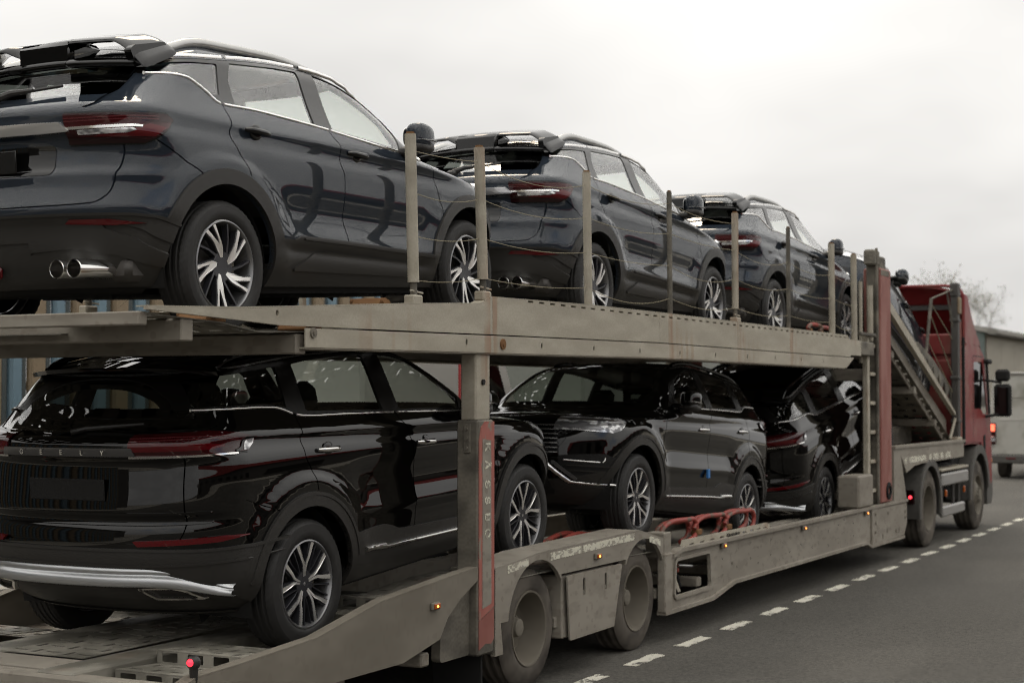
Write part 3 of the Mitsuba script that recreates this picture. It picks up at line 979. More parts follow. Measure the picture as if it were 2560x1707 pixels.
    k = car.add('spoiler', up, 'gloss_black', 50)
    car.add(f'{k}__lower_lip', lo, 'gloss_black', 50)
    car.add(f'{k}__middle_block', rbox([-.345, -.19, 1.41], [-.10, .19, 1.545], .025), 'gloss_black')
    for sg in (-1, 1):
        fin = plate_xz(poly([(-.33, 1.40), (-.365, 1.455), (-.33, 1.48), (-.08, 1.53), (-.08, 1.42), (-.2, 1.39)], .02), min(sg * .555, sg * .60), max(sg * .555, sg * .60))
        car.add(f'{k}__end_fin', fin, 'gloss_black', 40)
    # wiper
    wp = cat([tube([(-.735, -.02, 1.20), (-.69, -.10, 1.235), (-.66, -.22, 1.245)], [.022, .018, .010], 8), tube([(-.67, -.16, 1.238), (-.60, -.36, 1.262)], .009, 6), rbox([-.76, -.05, 1.165], [-.70, .03, 1.215], .015)])
    car.add('rear_wiper', wp, 'clad', 40)
    # handles, mirrors, rails
    for sg in (-1, 1):
        for x, z in ((.30, 1.068), (1.268, 1.015)):
            y = 0.905 * (1 - .035 * ((x - 1.35) / 1.9) ** 2) - .012
            door_handle(car, x, sg * y, z, 'gloss_black', sg)
        mirror(car, 1.86, sg * .93, 1.165, sg, 'paint_grey')
        u = np.linspace(0, 1, 40)
        xr, yr = -.10 + 1.50 * u, .565 - .02 * u
        P = np.stack([xr, sg * yr, S.top(xr, yr) + .002 + .020 * np.clip(np.sin(PI * u), 0, 1) ** .4], 1)
        car.add('roof_rail', tube(P, .027, 12), 'satin', 60)
        car.add('door_mirror_arm', rbox([1.88, sg * .83, 1.08], [1.98, sg * .95, 1.125], .015), 'gloss_black')
    # front: grille, lamps, lower intake
    car.add('grille', S.shell(0.006, -0.01) ^ prism_x(poly([(-.42, .60), (-.52, .74), (-.42, .86), (.42, .86), (.52, .74), (.42, .60)], .02), 2.5, 3.8), 'gloss_black')
    for k in range(6):
        z = .625 + .042 * k
        w = .42 + .09 * (1 - abs(z - .74) / .14)
        car.add('grille__slat', S.shell(0.020, 0.0) ^ prism_x(sbox(-w, z, w, z + .010), 2.5, 3.8), 'satin')
    for sg in (-1, 1):
        y0, y1 = (-2, -.42) if sg < 0 else (.42, 2)
        hl = poly([(2.82, .865), (3.7, .80), (3.7, .93), (3.0, .955), (2.78, .93)], .02)
        k = car.add('headlamp', S.shell(0.008, -0.01) ^ prism_y(hl.buffer(-.012), y0, y1), 'lamp_clear')
        car.add(f'{k}__surround', S.shell(0.016, -0.01) ^ prism_y(hl.buffer(.014).difference(hl.buffer(-.014)), y0, y1), 'silver_bar')
        car.add('fog_intake', S.shell(0.010, -0.01) ^ prism_x(poly([(sg * .56, .50), (sg * .55, .66), (sg * .74, .68), (sg * .78, .50)], .02), 2.6, 3.8), 'gloss_black')
    car.add('lower_grille', S.shell(0.020, -0.01) ^ prism_x(poly([(-.5, .30), (-.56, .44), (.56, .44), (.5, .30)], .02), 2.6, 3.8), 'matte_black')
    cabin(car, 1.05, .52, 'seat_cloth', 1)
    sp = spokes_curved(.242)
    for x in (0, wb):
        for sg in (-1, 1):
            wheel(car, 'wheel', x, sg * .785, R, sg, R, .215, .238, sp, 'a')
    return car


def build_black():
    car = Car()
    wb, R, arch = 2.68, 0.365, 0.435
    S = Skin(rear=[(.25, -.52), (.36, -.74), (.45, -.86), (.52, -.905), (.66, -.935), (.78, -.925), (.83, -.905), (.86, -.915), (1.02, -.895), (1.12, -.885), (1.16, -.905), (1.22, -.915), (1.255, -.89), (1.275, -.83), (1.30, -.775), (1.45, -.655), (1.58, -.53), (1.615, -.45), (1.64, -.33), (1.665, -.10), (1.68, .2), (1.688, .55)],
             front=[(.25, 3.20), (.36, 3.36), (.5, 3.45), (.65, 3.50), (.78, 3.50), (.9, 3.46), (.97, 3.36), (1.02, 3.15), (1.06, 2.85), (1.09, 2.6), (1.12, 2.44), (1.15, 2.34), (1.3, 2.13), (1.45, 1.90), (1.55, 1.70), (1.62, 1.42), (1.665, 1.1), (1.688, .8)],
             width=W_BLACK, plan=[(.25, .5, 2.6, .8, 2.4), (.6, .50, 2.7, .75, 2.6), (.9, .46, 2.7, .75, 2.7), (1.05, .42, 2.6, 1.0, 2.9), (1.09, .42, 2.6, .95, 2.9), (1.15, .42, 2.6, .5, 2.5), (1.3, .34, 2.6, .42, 2.4), (1.5, .32, 2.5, .42, 2.3), (1.64, .32, 2.3, .4, 2.2), (1.688, .3, 2.0, .3, 2.0)],
             bow=.035, push=push_black)
    bottom = [(-.64, 1.386), (-.59, 1.384), (-.42, 1.379), (-.174, 1.366), (-.095, 1.357), (-.036, 1.340), (.041, 1.311), (.12, 1.296), (.493, 1.272), (1.031, 1.237), (1.5, 1.204), (1.95, 1.166)]
    top = [(-.56, 1.560), (-.357, 1.580), (.074, 1.606), (.363, 1.616), (.70, 1.618), (1.0, 1.610), (1.25, 1.594), (1.44, 1.562), (1.67, 1.452), (1.87, 1.30), (2.0, 1.18)]
    dlo = poly(list(curve(bottom, 80)) + list(curve(top, 60))[::-1])
    q = poly([(-.60, 1.398), (-.42, 1.393), (-.17, 1.382), (.0, 1.350), (.05, 1.575), (-.20, 1.566), (-.52, 1.545)], .010)
    r = poly([(.165, 1.318), (.5, 1.292), (.92, 1.262), (.945, 1.590), (.66, 1.596), (.36, 1.592), (.205, 1.580), (.178, 1.44)], .010)
    f = poly([(1.10, 1.250), (1.5, 1.222), (1.80, 1.198), (1.85, 1.262), (1.655, 1.425), (1.425, 1.535), (1.25, 1.568), (1.115, 1.582)], .010)
    fgl = poly([(-.74, 1.155), (.74, 1.155), (.70, 1.35), (.58, 1.60), (-.58, 1.60), (-.70, 1.35)], .03)
    rgl = poly([(-.69, 1.285), (.69, 1.285), (.70, 1.36), (.63, 1.56), (.58, 1.585), (-.58, 1.585), (-.63, 1.56), (-.70, 1.36)], .04)
    doors = [curve([(.041, 1.311), (.042, 1.211), (.015, 1.173), (.02, 1.084), (.066, .99), (.095, .88)]),
             curve([(1.031, 1.238), (1.042, 1.206), (1.12, 1.12), (1.146, 1.02), (1.161, .861), (1.159, .625), (1.15, .40)]),
             curve([(2.05, 1.15), (2.17, 1.0), (2.24, .80), (2.22, .6), (2.2, .42)]),
             [(.516, .575), (.516, .42), (2.2, .385)], [(-.52, .903), (-.27, .815)],
             curve([(2.3, 1.05), (2.7, 1.03), (3.1, .98)])]
    hatch = [curve([(.76, 1.30), (.70, 1.24), (.69, 1.02), (.70, .80), (.66, .72), (0, .715)])]
    arches = cut_common(car, S, wb, R, arch, .53, 'paint_black', dlo, [q, r, f], fgl, rgl, doors, hatch, 0.1)
    rings = unary_union([Point(c, R).buffer(.505, 32) for c in (0, wb)])
    sill = poly([(.42, .2), (.42, .58), (.80, .585), (.88, .565), (.96, .535), (1.12, .525), (1.76, .495), (2.25, .48), (2.25, .2)])
    rearlow = poly([(-1.3, .2), (-1.3, .675), (-.62, .675), (-.45, .66), (-.35, .64), (-.2, .6), (-.2, .2)])
    frontlow = poly([(2.8, .2), (2.8, .56), (3.2, .55), (3.7, .36), (3.7, .2)])
    band = unary_union([rings, sill, rearlow, frontlow]).intersection(sbox(-1.3, .285, 3.8, 1.0))
    car.add('cladding', (S.shell(0.012, -0.02) ^ prism_y(band)) - arches - (S.shell(0.03, 0.002) ^ prism_x(sbox(-.82, .30, .82, .40), -1.3, -.3)), 'clad')
    ringl = unary_union([Point(c, R).buffer(.515, 32).difference(Point(c, R).buffer(.495, 32)) for c in (0, wb)]).intersection(sbox(-1, .45, 3.8, 1.2))
    car.add('cladding__lip', S.shell(0.018, 0.0) ^ prism_y(ringl), 'clad')
    ridge = S.shell(0.020, 0.0) ^ prism_x(unary_union([line([(-.93, .665), (-.5, .680), (.5, .680), (.93, .665)], .014), line([(-.9, .60), (-.4, .595), (.4, .595), (.9, .60)], .012)]), -1.3, -.2)
    car.add('cladding__ridge', ridge, 'clad')
    for seg, rz in (([(.565, .468), (.70, .464), (.80, .455)], .017), ([(.66, .462), (.858, .445), (1.0, .443), (1.145, .439)], .011), ([(1.152, .439), (1.7, .421), (2.15, .404)], .011)):
        for m in strip_tube(S, seg, rz, .016, 30, .016):
            car.add('sill_chrome', m, 'chrome', 60)
    bp = curve(bottom, 90)
    for lo, hi in ((-1, .040), (.046, 1.030), (1.037, 3)):
        seg = bp[(bp[:, 0] > lo) & (bp[:, 0] < hi)]
        for m in strip_tube(S, seg, .0075, .006, 50):
            car.add('belt_chrome', m, 'chrome', 60)
    rail = line([tuple(p) for p in curve(np.array(top)[:8] + [0, .008], 60)], .008, True)
    car.add('drip_moulding', S.shell(0.004, -0.012) ^ prism_y(rail), 'satin')
    # tail lamps
    side_l = poly([(-1.2, 1.255), (-.66, 1.285), (-.50, 1.262), (-.376, 1.226), (-.40, 1.196), (-.464, 1.163), (-.64, 1.168), (-1.2, 1.160)], .006)
    for sg in (-1, 1):
        y0, y1 = (-2, -.42) if sg < 0 else (.42, 2)
        k = car.add('tail_lamp', S.shell(0.010, -0.015) ^ prism_y(side_l, y0, y1), 'lamp_red_deep')
        car.add(f'{k}__surround', S.shell(0.004, -0.015) ^ prism_y(side_l.buffer(.008), y0, y1), 'gloss_black')
        for q0 in (1.250, 1.262):
            car.add(f'{k}__light_line', S.shell(0.0125, 0.0) ^ prism_y(line([(-1.0, q0 - .012), (-.80, q0), (-.62, q0 - .006), (-.52, q0 - .03)], .004), y0, y1), 'lamp_line')
        tip = poly([(-.50, 1.17), (-.47, 1.215), (-.43, 1.226), (-.395, 1.224), (-.41, 1.196), (-.465, 1.168)])
        car.add(f'{k}__clear_lens', S.shell(0.014, 0.0) ^ prism_y(tip, y0, y1), 'lamp_clear')
        arc = line([tuple(p) for p in curve([(-.56, 1.172), (-.515, 1.185), (-.485, 1.215), (-.44, 1.228), (-.38, 1.227)])], .012)
        car.add(f'{k}__frame', S.shell(0.018, 0.0) ^ prism_y(arc, y0, y1), 'gloss_black')
        inn = poly([(-1.2, 1.235), (-.9, 1.238), (-.70, 1.222), (-.60, 1.205), (-.70, 1.190), (-1.2, 1.186)], .004)
        car.add(f'{k}__inner_lens', S.shell(0.013, 0.0) ^ prism_y(inn, y0, y1), 'reflector')
        car.add(f'{k}__chrome_edge', S.shell(0.018, 0.0) ^ prism_y(line([(-1.2, 1.156), (-.64, 1.162), (-.56, 1.160)], .010), y0, y1), 'chrome')
    car.add('light_bar', S.shell(0.018, -0.01) ^ prism_x(poly([(-.46, 1.165), (-.44, 1.210), (.44, 1.210), (.46, 1.165)], .006), -1.3, -.5), 'bar_dark')
    for ch, y in zip('GEELY', (.28, .14, 0.0, -.14, -.28)):
        t = meshkit.text_mesh(ch, .026, .004)
        v = t.vertices - [t.bounds[:, 0].mean(), 0, 0]
        t = trimesh.Trimesh(np.stack([-.936 - v[:, 2], y - v[:, 0], 1.175 + v[:, 1]], 1), t.faces)
        car.add('badge_letter', t, 'chrome')
    car.add('number_plate', rbox([-.912, -.26, .93], [-.902, .26, 1.045], .004), 'matte_black')
    for sg in (-1, 1):
        p = poly([(sg * .44, .728), (sg * .47, .700), (sg * .84, .708), (sg * .90, .722), (sg * .84, .738)], .004)
        car.add('reflector', S.shell(0.020, 0.0) ^ prism_x(p, -1.3, -.2), 'reflector')
        k = car.add('exhaust_tip', S.shell(0.030, 0.0) ^ prism_x(poly([(sg * .42, .475), (sg * .50, .405), (sg * .74, .40), (sg * .67, .465), (sg * .62, .480)], .008).difference(poly([(sg * .45, .468), (sg * .51, .416), (sg * .715, .41), (sg * .655, .456), (sg * .61, .469)], .006)), -1.3, -.2), 'chrome')
    yk = np.linspace(-.85, .85, 121)
    ak = np.abs(yk)
    zk = np.interp(ak, [0, .52, .64, .72, .80, .90], [.548, .548, .537, .508, .458, .395])
    hk = np.interp(ak, [0, .60, .75, .85], [.068, .066, .058, .026])
    from scipy.ndimage import gaussian_filter1d
    zk, hk = gaussian_filter1d(zk, 3), gaussian_filter1d(hk, 3)
    xk = S.back_smooth(yk, zk, 6)
    vv = np.linspace(-1, 1, 25)
    prof = .012 + .030 * (1 - np.abs(vv) ** 3.0) - .014 * np.exp(-((vv - .05) / .16) ** 2)
    prof[0] = prof[-1] = -.03
    tilt = .022 * vv
    G = np.stack([xk[:, None] - prof[None] + tilt[None], np.broadcast_to(yk[:, None], (121, 25)), zk[:, None] + hk[:, None] * vv[None]], -1)
    idx = np.arange(121 * 25).reshape(121, 25)
    q4 = np.stack([idx[:-1, :-1], idx[1:, :-1], idx[1:, 1:], idx[:-1, 1:]], -1).reshape(-1, 4)
    mm = trimesh.Trimesh(G.reshape(-1, 3), np.vstack([q4[:, [0, 1, 2]], q4[:, [0, 2, 3]]]), process=False)
    car.add('skid_plate', mm, 'skid_silver', 50)
    gr = line([(-.80, .865), (.80, .865)], .014).union(line([(-.80, .815), (.80, .815)], .014))
    car.add('hatch_crease', S.shell(0.010, 0.0) ^ prism_x(gr, -1.3, -.3), 'paint_black')
    # roof spoiler lip
    us = np.linspace(-1, 1, 41)
    P = [(-.60 + .16 * abs(u) ** 3, .66 * u, 1.612 - .035 * abs(u) ** 2.5) for u in us]
    V, F = [], []
    for (x, y, z) in P:
        V += [(x, y, z), (x + .22, y * .97, z + .022), (x + .22, y * .97, z - .02), (x + .01, y, z - .022)]
    for i in range(len(P) - 1):
        for a in range(4):
            b = (a + 1) % 4
            F.append((4 * i + a, 4 * i + b, 4 * i + 4 + b, 4 * i + 4 + a))
    m = trimesh.Trimesh(np.array(V), np.vstack([np.array(F)[:, [0, 1, 2]], np.array(F)[:, [0, 2, 3]]]), process=False)
    trimesh.repair.fix_normals(m)
    car.add('spoiler', m, 'paint_black', 40)
    car.add('spoiler__brake_light', rbox([-.607, -.16, 1.596], [-.595, .16, 1.606], .003), 'lamp_red_dark')
    wp = cat([tube([(-.86, 0, 1.285), (-.80, -.06, 1.30), (-.765, -.42, 1.325)], [.016, .014, .007], 8)])
    car.add('rear_wiper', wp, 'clad', 40)
    for sg in (-1, 1):
        for x, z in ((.241, 1.095), (1.308, 1.030)):
            y = .917 * (1 - .035 * ((x - 1.35) / 1.9) ** 2) - .006
            door_handle(car, x, sg * y, z, 'chrome', sg)
        mirror(car, 1.86, sg * .955, 1.245, sg, 'paint_black')
        car.add('door_mirror_arm', rbox([1.88, sg * .86, 1.17], [1.98, sg * .97, 1.21], .015), 'gloss_black')
        u = np.linspace(0, 1, 40)
        xr, yr = -.38 + 1.70 * u, .60 - .02 * u
        P = np.stack([xr, sg * yr, S.top(xr, yr) + .002 + .028 * np.clip(np.sin(PI * u), 0, 1) ** .4], 1)
        car.add('roof_rail', tube(P, .018, 10), 'gloss_black', 60)
    # front end
    car.add('grille', S.shell(0.006, -0.01) ^ prism_x(poly([(-.46, .66), (-.56, .80), (-.52, .93), (.52, .93), (.56, .80), (.46, .66)], .03), 2.5, 3.9), 'gloss_black')
    for k in range(7):
        z = .68 + .036 * k
        car.add('grille__slat', S.shell(0.018, 0.0) ^ prism_x(sbox(-.5, z, .5, z + .008), 2.5, 3.9), 'satin')
    for sg in (-1, 1):
        y0, y1 = (-2, -.46) if sg < 0 else (.46, 2)
        hl = poly([(2.92, .965), (3.04, .885), (3.12, .86), (3.9, .875), (3.9, .965), (3.2, .985), (2.95, .99)], .012)
        k = car.add('headlamp', S.shell(0.008, -0.012) ^ prism_y(hl, y0, y1), 'lamp_clear')
        car.add(f'{k}__reflector', S.shell(0.014, 0.0) ^ prism_y(poly([(2.97, .972), (3.9, .960), (3.9, .945), (3.1, .955)]), y0, y1), 'chrome')
        car.add(f'{k}__lens', S.shell(0.013, 0.0) ^ prism_y(poly([(3.14, .88), (3.9, .885), (3.9, .925), (3.30, .93)], .01), y0, y1), 'rim_barrel')
        car.add('bumper_intake', S.shell(0.006, -0.012) ^ prism_x(poly([(sg * .52, .40), (sg * .50, .66), (sg * .80, .69), (sg * .86, .66), (sg * .88, .42)], .02), 2.5, 3.9) - arches, 'matte_black')
        for zz in (.46, .50, .54, .58):
            car.add('bumper_intake__slat', S.shell(0.014, 0.0) ^ prism_x(sbox(min(sg * .56, sg * .84), zz, max(sg * .56, sg * .84), zz + .012), 2.5, 3.9) - arches, 'clad')
        for pts, rr in (([(.40, .605), (.48, .53), (.56, .462)], .020), ([(.55, .462), (.66, .452), (.78, .449), (.83, .449)], .012)):
            q2 = curve(pts, 24)
            xx = S.front(q2[:, 0], q2[:, 1])
            car.add('bumper_chrome', tube(np.stack([xx + .008, sg * q2[:, 0], q2[:, 1]], 1), rr, 10), 'chrome', 60)
        q2 = curve([(.54, .628), (.68, .622), (.78, .620), (.80, .63), (.805, .66)], 24)
        car.add('bumper_trim', tube(np.stack([S.front(q2[:, 0], q2[:, 1]) + .004, sg * q2[:, 0], q2[:, 1]], 1), .008, 8), 'chrome', 60)
        car.add('fog_lamp', S.shell(0.020, 0.0) ^ prism_x(line([(sg * .47, .605), (sg * .61, .485)], .026), 2.4, 3.9), 'rim_barrel')
    car.add('lower_grille', S.shell(0.016, -0.01) ^ prism_x(poly([(-.45, .36), (-.38, .58), (.38, .58), (.45, .36)], .02), 2.6, 3.9), 'matte_black')
    cabin(car, 1.05, .60, 'interior', 1)
    sp = spokes_kinked(.247)
    for x in (0, wb):
        for sg in (-1, 1):
            wheel(car, 'wheel', x, sg * .79, R, sg, R, .222, .243, sp, 'b')
    return car


def car_matrix(x, z, pitch, R, reverse=False, y=6.075):
    """The car's frame: rear wheel centre at (x, z), nose up by pitch degrees, facing +x or back."""
    m = T().translate([x, y, z])
    if reverse:
        m = m @ T().rotate([0, 0, 1], 180)
    return m @ T().rotate([0, 1, 0], -pitch) @ T().translate([0, 0, -R])
# ---------------------------------------------------------------- the setting: road, its lines, background fence, buildings, trees
road = structure('road')
put(road, None, trimesh.creation.box(bounds=[[-400, -12.0, -0.3], [900, 11.2, 0.0]]), 'road')
ground = structure('ground')
put(ground, None, trimesh.creation.box(bounds=[[-900, -900, -0.5], [1500, 900, -0.31]]), 'road')
verge = structure('pavement')
put(verge, None, cat([trimesh.creation.box(bounds=[[-400, 11.2, -0.3], [900, 60, 0.13]]), trimesh.creation.box(bounds=[[-400, -40, -0.3], [900, -12.0, 0.13]])]), 'concrete')
rs = np.random.RandomState(5)


def worn_dash(x0, x1, y0, y1):
    n = 9
    p = [(x, y0 + rs.uniform(0, .018)) for x in np.linspace(x0, x1, n)] + [(x1 + rs.uniform(-.03, .03), y) for y in np.linspace(y0, y1, 4)] + [(x, y1 - rs.uniform(0, .02)) for x in np.linspace(x1, x0, n)]
    return plate_xy(poly(p), 0.0005, 0.004)


for i in range(28):
    x = 9.72 + 1.0 * i
    put(road, 'dash', worn_dash(x, x + .56, 4.575, 4.70), 'road_line')
for i in range(12):
    x = -2.3 + 1.0 * i
    if x + .6 < 9.6:
        put(road, 'dash', worn_dash(x, x + .56, 4.575, 4.70), 'road_line')

# fence of profiled planks beyond the lorry; blue ones hold sky reflection as colour
fence = thing('plank_fence', 'tall fence of upright tan planks behind the lorry, sky reflections painted as blue planks', 'fence')
cols = ['plank_tan', 'plank_dark', 'plank_sky_sheen', 'plank_dark']
x, i = -8.4, 0
while x < 23.2:
    c = cols[i % 4]
    w = {'plank_tan': .27, 'plank_dark': .13, 'plank_sky_sheen': .21}[c] * rs.uniform(.92, 1.08)
    dy = 0.05 if c == 'plank_dark' else 0.0
    m = poly([(x + .004, 14.04 + dy), (x + .03, 14.0 + dy), (x + w - .03, 14.0 + dy), (x + w - .004, 14.04 + dy), (x + w - .004, 14.08 + dy), (x + .004, 14.08 + dy)])
    put(fence, 'plank', plate_xy(m, 0.05, 3.55), c)
    x += w
    i += 1
for z in (.5, 2.0, 3.2):
    put(fence, 'rail', rbox([-8.5, 14.14, z], [23.3, 14.2, z + .1]), 'steel_dark')
for x in np.arange(-8.4, 23.3, 2.26):
    put(fence, 'post', rbox([x, 14.2, 0], [x + .1, 14.3, 3.5]), 'steel_dark')
sign = thing('notice_board', 'small orange board on the plank fence, seen through the black car window', 'board')
put(sign, None, rbox([18.9, 13.95, 1.95], [19.75, 13.995, 2.55], .01), 'plank_orange')


def window_box(parent, x0, x1, z0, z1, y, mat='glass_dark'):
    k = put(parent, 'window', rbox([x0, y - .03, z0], [x1, y + .03, z1], .01), 'gloss_black')
    return k


# white lorry parked beyond
wl = thing('white_lorry', 'white box lorry standing on the far side of the car transporter', 'lorry')
put(wl, 'cargo_box', rbox([14.75, 9.5, .95], [16.9, 11.9, 2.75], .04), 'van_clean')
put(wl, 'cab', plate_xz(poly([(16.98, .45), (16.98, 2.62), (17.3, 2.72), (18.1, 2.66), (18.62, 1.75), (18.95, 1.60), (19.0, .45)], .05), 9.62, 11.7), 'van_clean', 30)
put(wl, 'cab_window', plate_xz(poly([(17.15, 1.86), (17.15, 2.52), (17.95, 2.50), (18.32, 1.86)], .05), 9.60, 9.65), 'gloss_black', 30)
put(wl, 'bumper', rbox([18.7, 9.6, .4], [19.1, 11.7, .8], .05), 'clad')
put(wl, 'chassis', rbox([14.8, 9.9, .55], [17.4, 11.5, .95], .03), 'steel_dark')
put(wl, 'red_stripe', rbox([16.86, 9.485, .97], [16.905, 9.52, 2.73], .004), 'red_fascia')
for x in (15.5, 18.1):
    for y in (9.66, 11.55):
        t = lathe_y([(.2, -.12), (.44, -.13), (.46, -.1), (.46, .1), (.44, .13), (.2, .12), (.0, .05)], 32)
        put(wl, 'wheel', moved(t, [x, y, .46]), 'truck_tyre', 35)

# a grey lorry further along the far lane, and an unseen dark hall added to darken reflections
gl = thing('grey_lorry', 'grey box lorry ahead of the white lorry, seen dimly through the black car windows', 'lorry')
put(gl, 'cargo_box', rbox([20.4, 9.5, 1.0], [27.0, 11.95, 3.0], .04), 'lorry_grey')
put(gl, 'cargo_rib', rbox([20.5, 9.47, 1.6], [26.9, 9.5, 1.66], .01), 'lorry_grey')
put(gl, 'chassis', rbox([20.5, 9.9, .55], [28.5, 11.6, 1.0], .03), 'steel_dark')
put(gl, 'cab', plate_xz(poly([(27.1, .5), (27.1, 2.9), (28.6, 2.8), (29.0, 1.7), (29.1, .5)], .06), 9.55, 11.9), 'lorry_grey', 30)
for x in (21.8, 23.0, 28.3):
    for y in (9.66, 11.7):
        put(gl, 'wheel', moved(lathe_y([(.2, -.12), (.46, -.13), (.48, -.1), (.48, .1), (.46, .13), (.2, .12), (.0, .05)], 28), [x, y, .48]), 'truck_tyre', 35)
hall = thing('added_dark_hall', 'unseen tall dark hall behind the plank fence, added to darken reflections in the cars', 'building')
put(hall, 'wall', trimesh.creation.box(bounds=[[-30, 22, 0], [12, 40, 8.2]]), 'dark_facade')
put(hall, 'roof', rbox([-30.3, 21.6, 8.2], [12.3, 40.4, 8.6], .05), 'roof_grey')

# white van ahead on the road
van = thing('white_van', 'dirty white panel van driving ahead of the red lorry cab, brake lamp lit', 'van')


def vb(y, z):
    return (y, z)


sec = poly([(5.42, .52), (5.42, 1.5), (5.52, 2.32), (5.66, 2.44), (7.28, 2.44), (7.42, 2.32), (7.52, 1.5), (7.52, .52)], .05)
put(van, 'body', plate_yz(sec, 38.5, 43.4), 'van_white', 30)
put(van, 'door', plate_yz(poly([(6.50, .58), (6.50, 2.34), (7.30, 2.32), (7.40, 1.5), (7.40, .58)], .05), 38.47, 38.5), 'van_white', 30)
put(van, 'door', plate_yz(poly([(6.46, .58), (6.46, 2.34), (5.64, 2.32), (5.54, 1.5), (5.54, .58)], .05), 38.47, 38.5), 'van_white', 30)
for z in (1.35, 1.88):
    put(van, 'door_rib', rbox([38.45, 6.56, z], [38.475, 7.30, z + .03], .008), 'van_white')
put(van, 'roof_gutter', rbox([38.42, 5.60, 2.42], [38.56, 7.34, 2.47], .015), 'van_clean')
put(van, 'bumper', rbox([38.36, 5.40, .36], [38.6, 7.54, .56], .03), 'fender_grey')
put(van, 'bonnet', plate_yz(poly([(5.5, .5), (5.5, 1.25), (7.4, 1.25), (7.4, .5)], .08), 43.4, 44.3), 'van_white', 30)
for y in (5.40, 7.36):
    k = put(van, 'tail_lamp', rbox([38.42, y, .80], [38.52, y + .16, 1.30], .02), 'lamp_red')
    put(van, f'{k.split("__")[-1]}__clear_lens', rbox([38.41, y + .01, .86], [38.43, y + .15, .98], .01), 'lamp_clear')
    lit = rbox([38.405, y + .02, 1.10], [38.43, y + .14, 1.26], .02)
    kk = put(van, f'{k.split("__")[-1]}__brake_light', lit, 'lamp_red')
    scene[kk]['emitter'] = {'type': 'area', 'radiance': rgb(.55, .07, .035)}
for x in (39.4, 43.0):
    for y in (5.58, 7.34):
        put(van, 'wheel', moved(lathe_y([(.0, -.1), (.3, -.12), (.33, -.1), (.33, .1), (.3, .12), (.0, .1)], 28), [x, y, .33]), 'truck_tyre', 35)
put(van, 'reflector', rbox([38.35, 6.9, .46], [38.37, 7.12, .50], .005), 'reflector')

# warehouse and the green container in front of its end
wh = thing('warehouse', 'long beige sheet metal warehouse with low pitched grey roof', 'building')
put(wh, 'wall', trimesh.creation.box(bounds=[[71, 14.0, 0], [135, 30, 4.55]]), 'wall_beige')
for x in np.arange(71.0, 135, 3.2):
    put(wh, 'wall__panel', rbox([x + .02, 13.94, .3], [x + 3.17, 13.998, 4.45], .02), 'wall_beige')
put(wh, 'roof', cat([plate_yz(poly([(13.5, 4.5), (22, 6.0), (30.5, 4.5), (30.5, 4.78), (22, 6.28), (13.5, 4.78)]), 70.6, 135.4)]), 'roof_grey')
put(wh, 'gutter', rbox([70.6, 13.38, 4.55], [135.4, 13.5, 4.75], .02), 'roof_grey')
gc = thing('green_container', 'dark green ribbed container standing before the end of the warehouse', 'container')
put(gc, 'wall', trimesh.creation.box(bounds=[[66.2, 13.9, .2], [70.4, 18.6, 4.6]]), 'green_box')
for k in range(17):
    put(gc, 'rib', rbox([66.14, 13.95 + .27 * k, .3], [66.2, 14.09 + .27 * k, 4.5], .01), 'green_box')
put(gc, 'cap', rbox([66.0, 13.8, 4.6], [70.5, 18.7, 4.72], .02), 'roof_grey')


def tree(name, base, height, seed, label, spread=.62, trunk=.2, depth=6, buds=True, fork=.32):
    rt = random.Random(seed)
    t = thing(name, label, 'tree')
    limbs, trunkm, tips = [], [], []

    def grow(p, d, length, r, lev):
        n = 4
        pts = [np.array(p)]
        dd = np.array(d, float)
        for _ in range(n):
            dd = dd + np.array([rt.gauss(0, .10), rt.gauss(0, .10), rt.gauss(0.03, .07)])
            dd /= np.linalg.norm(dd)
            pts.append(pts[-1] + dd * length / n)
        rr = np.linspace(r, r * .68, n + 1)
        (trunkm if lev == 0 else limbs).append(tube(pts, rr, 7 if lev < 2 else 4 if lev < 4 else 3))
        if lev >= depth:
            tips.append(pts[-1])
            tips.append(pts[2])
            return
        kids = rt.choice((2, 3, 3)) if lev else 3
        for c in range(kids):
            ax = rt.uniform(0, 2 * PI)
            side = np.cross(dd, [math.cos(ax), math.sin(ax), .3])
            side /= np.linalg.norm(side) + 1e-9
            nd = dd * rt.uniform(.75, 1.0) + side * rt.uniform(.35, .9) * spread * 1.25 + np.array([0, 0, .10])
            nd /= np.linalg.norm(nd)
            at = pts[-1] if c < 2 else pts[rt.choice((2, 3))]
            grow(at, nd, length * rt.uniform(.66, .86), r * rt.uniform(.52, .66), lev + 1)
    grow(base, (0, 0, 1), height * fork, trunk, 0)
    hi = max(float(m.vertices[:, 2].max()) for m in limbs)
    k = (height - base[2]) / (hi - base[2])
    for m in limbs + trunkm:
        m.vertices = (m.vertices - base) * k + base
    tips = [(q - base) * k + base for q in tips]
    put(t, 'trunk', cat(trunkm), 'bark', True)
    put(t, 'branches', cat(limbs), 'bark', True, stuff=True)
    if buds and tips:
        V, F = [], []
        for q in tips:
            for _ in range(3):
                c = q + np.array([rt.gauss(0, .16), rt.gauss(0, .16), rt.gauss(0, .16)])
                a, b = (np.array([rt.gauss(0, 1) for _ in range(3)]) for _ in range(2))
                a, b = a / np.linalg.norm(a) * .05, b / np.linalg.norm(b) * .045
                k = len(V)
                V += [c - a, c + b, c + a, c - b]
                F += [[k, k + 1, k + 2], [k, k + 2, k + 3]]
        put(t, 'buds', trimesh.Trimesh(np.array(V), F, process=False), 'bud', stuff=True)
    return t


tree('bare_tree', (90, 17.4, 0), 9.3, 11, 'tall bare budding tree above the warehouse roof behind the red cab', .80, .19, 6, True, .36)
tree('bare_tree', (92, 21.5, 0), 7.2, 23, 'smaller bare budding tree just left of the tall one, half behind the red cab', .75, .14, 5, True, .36)

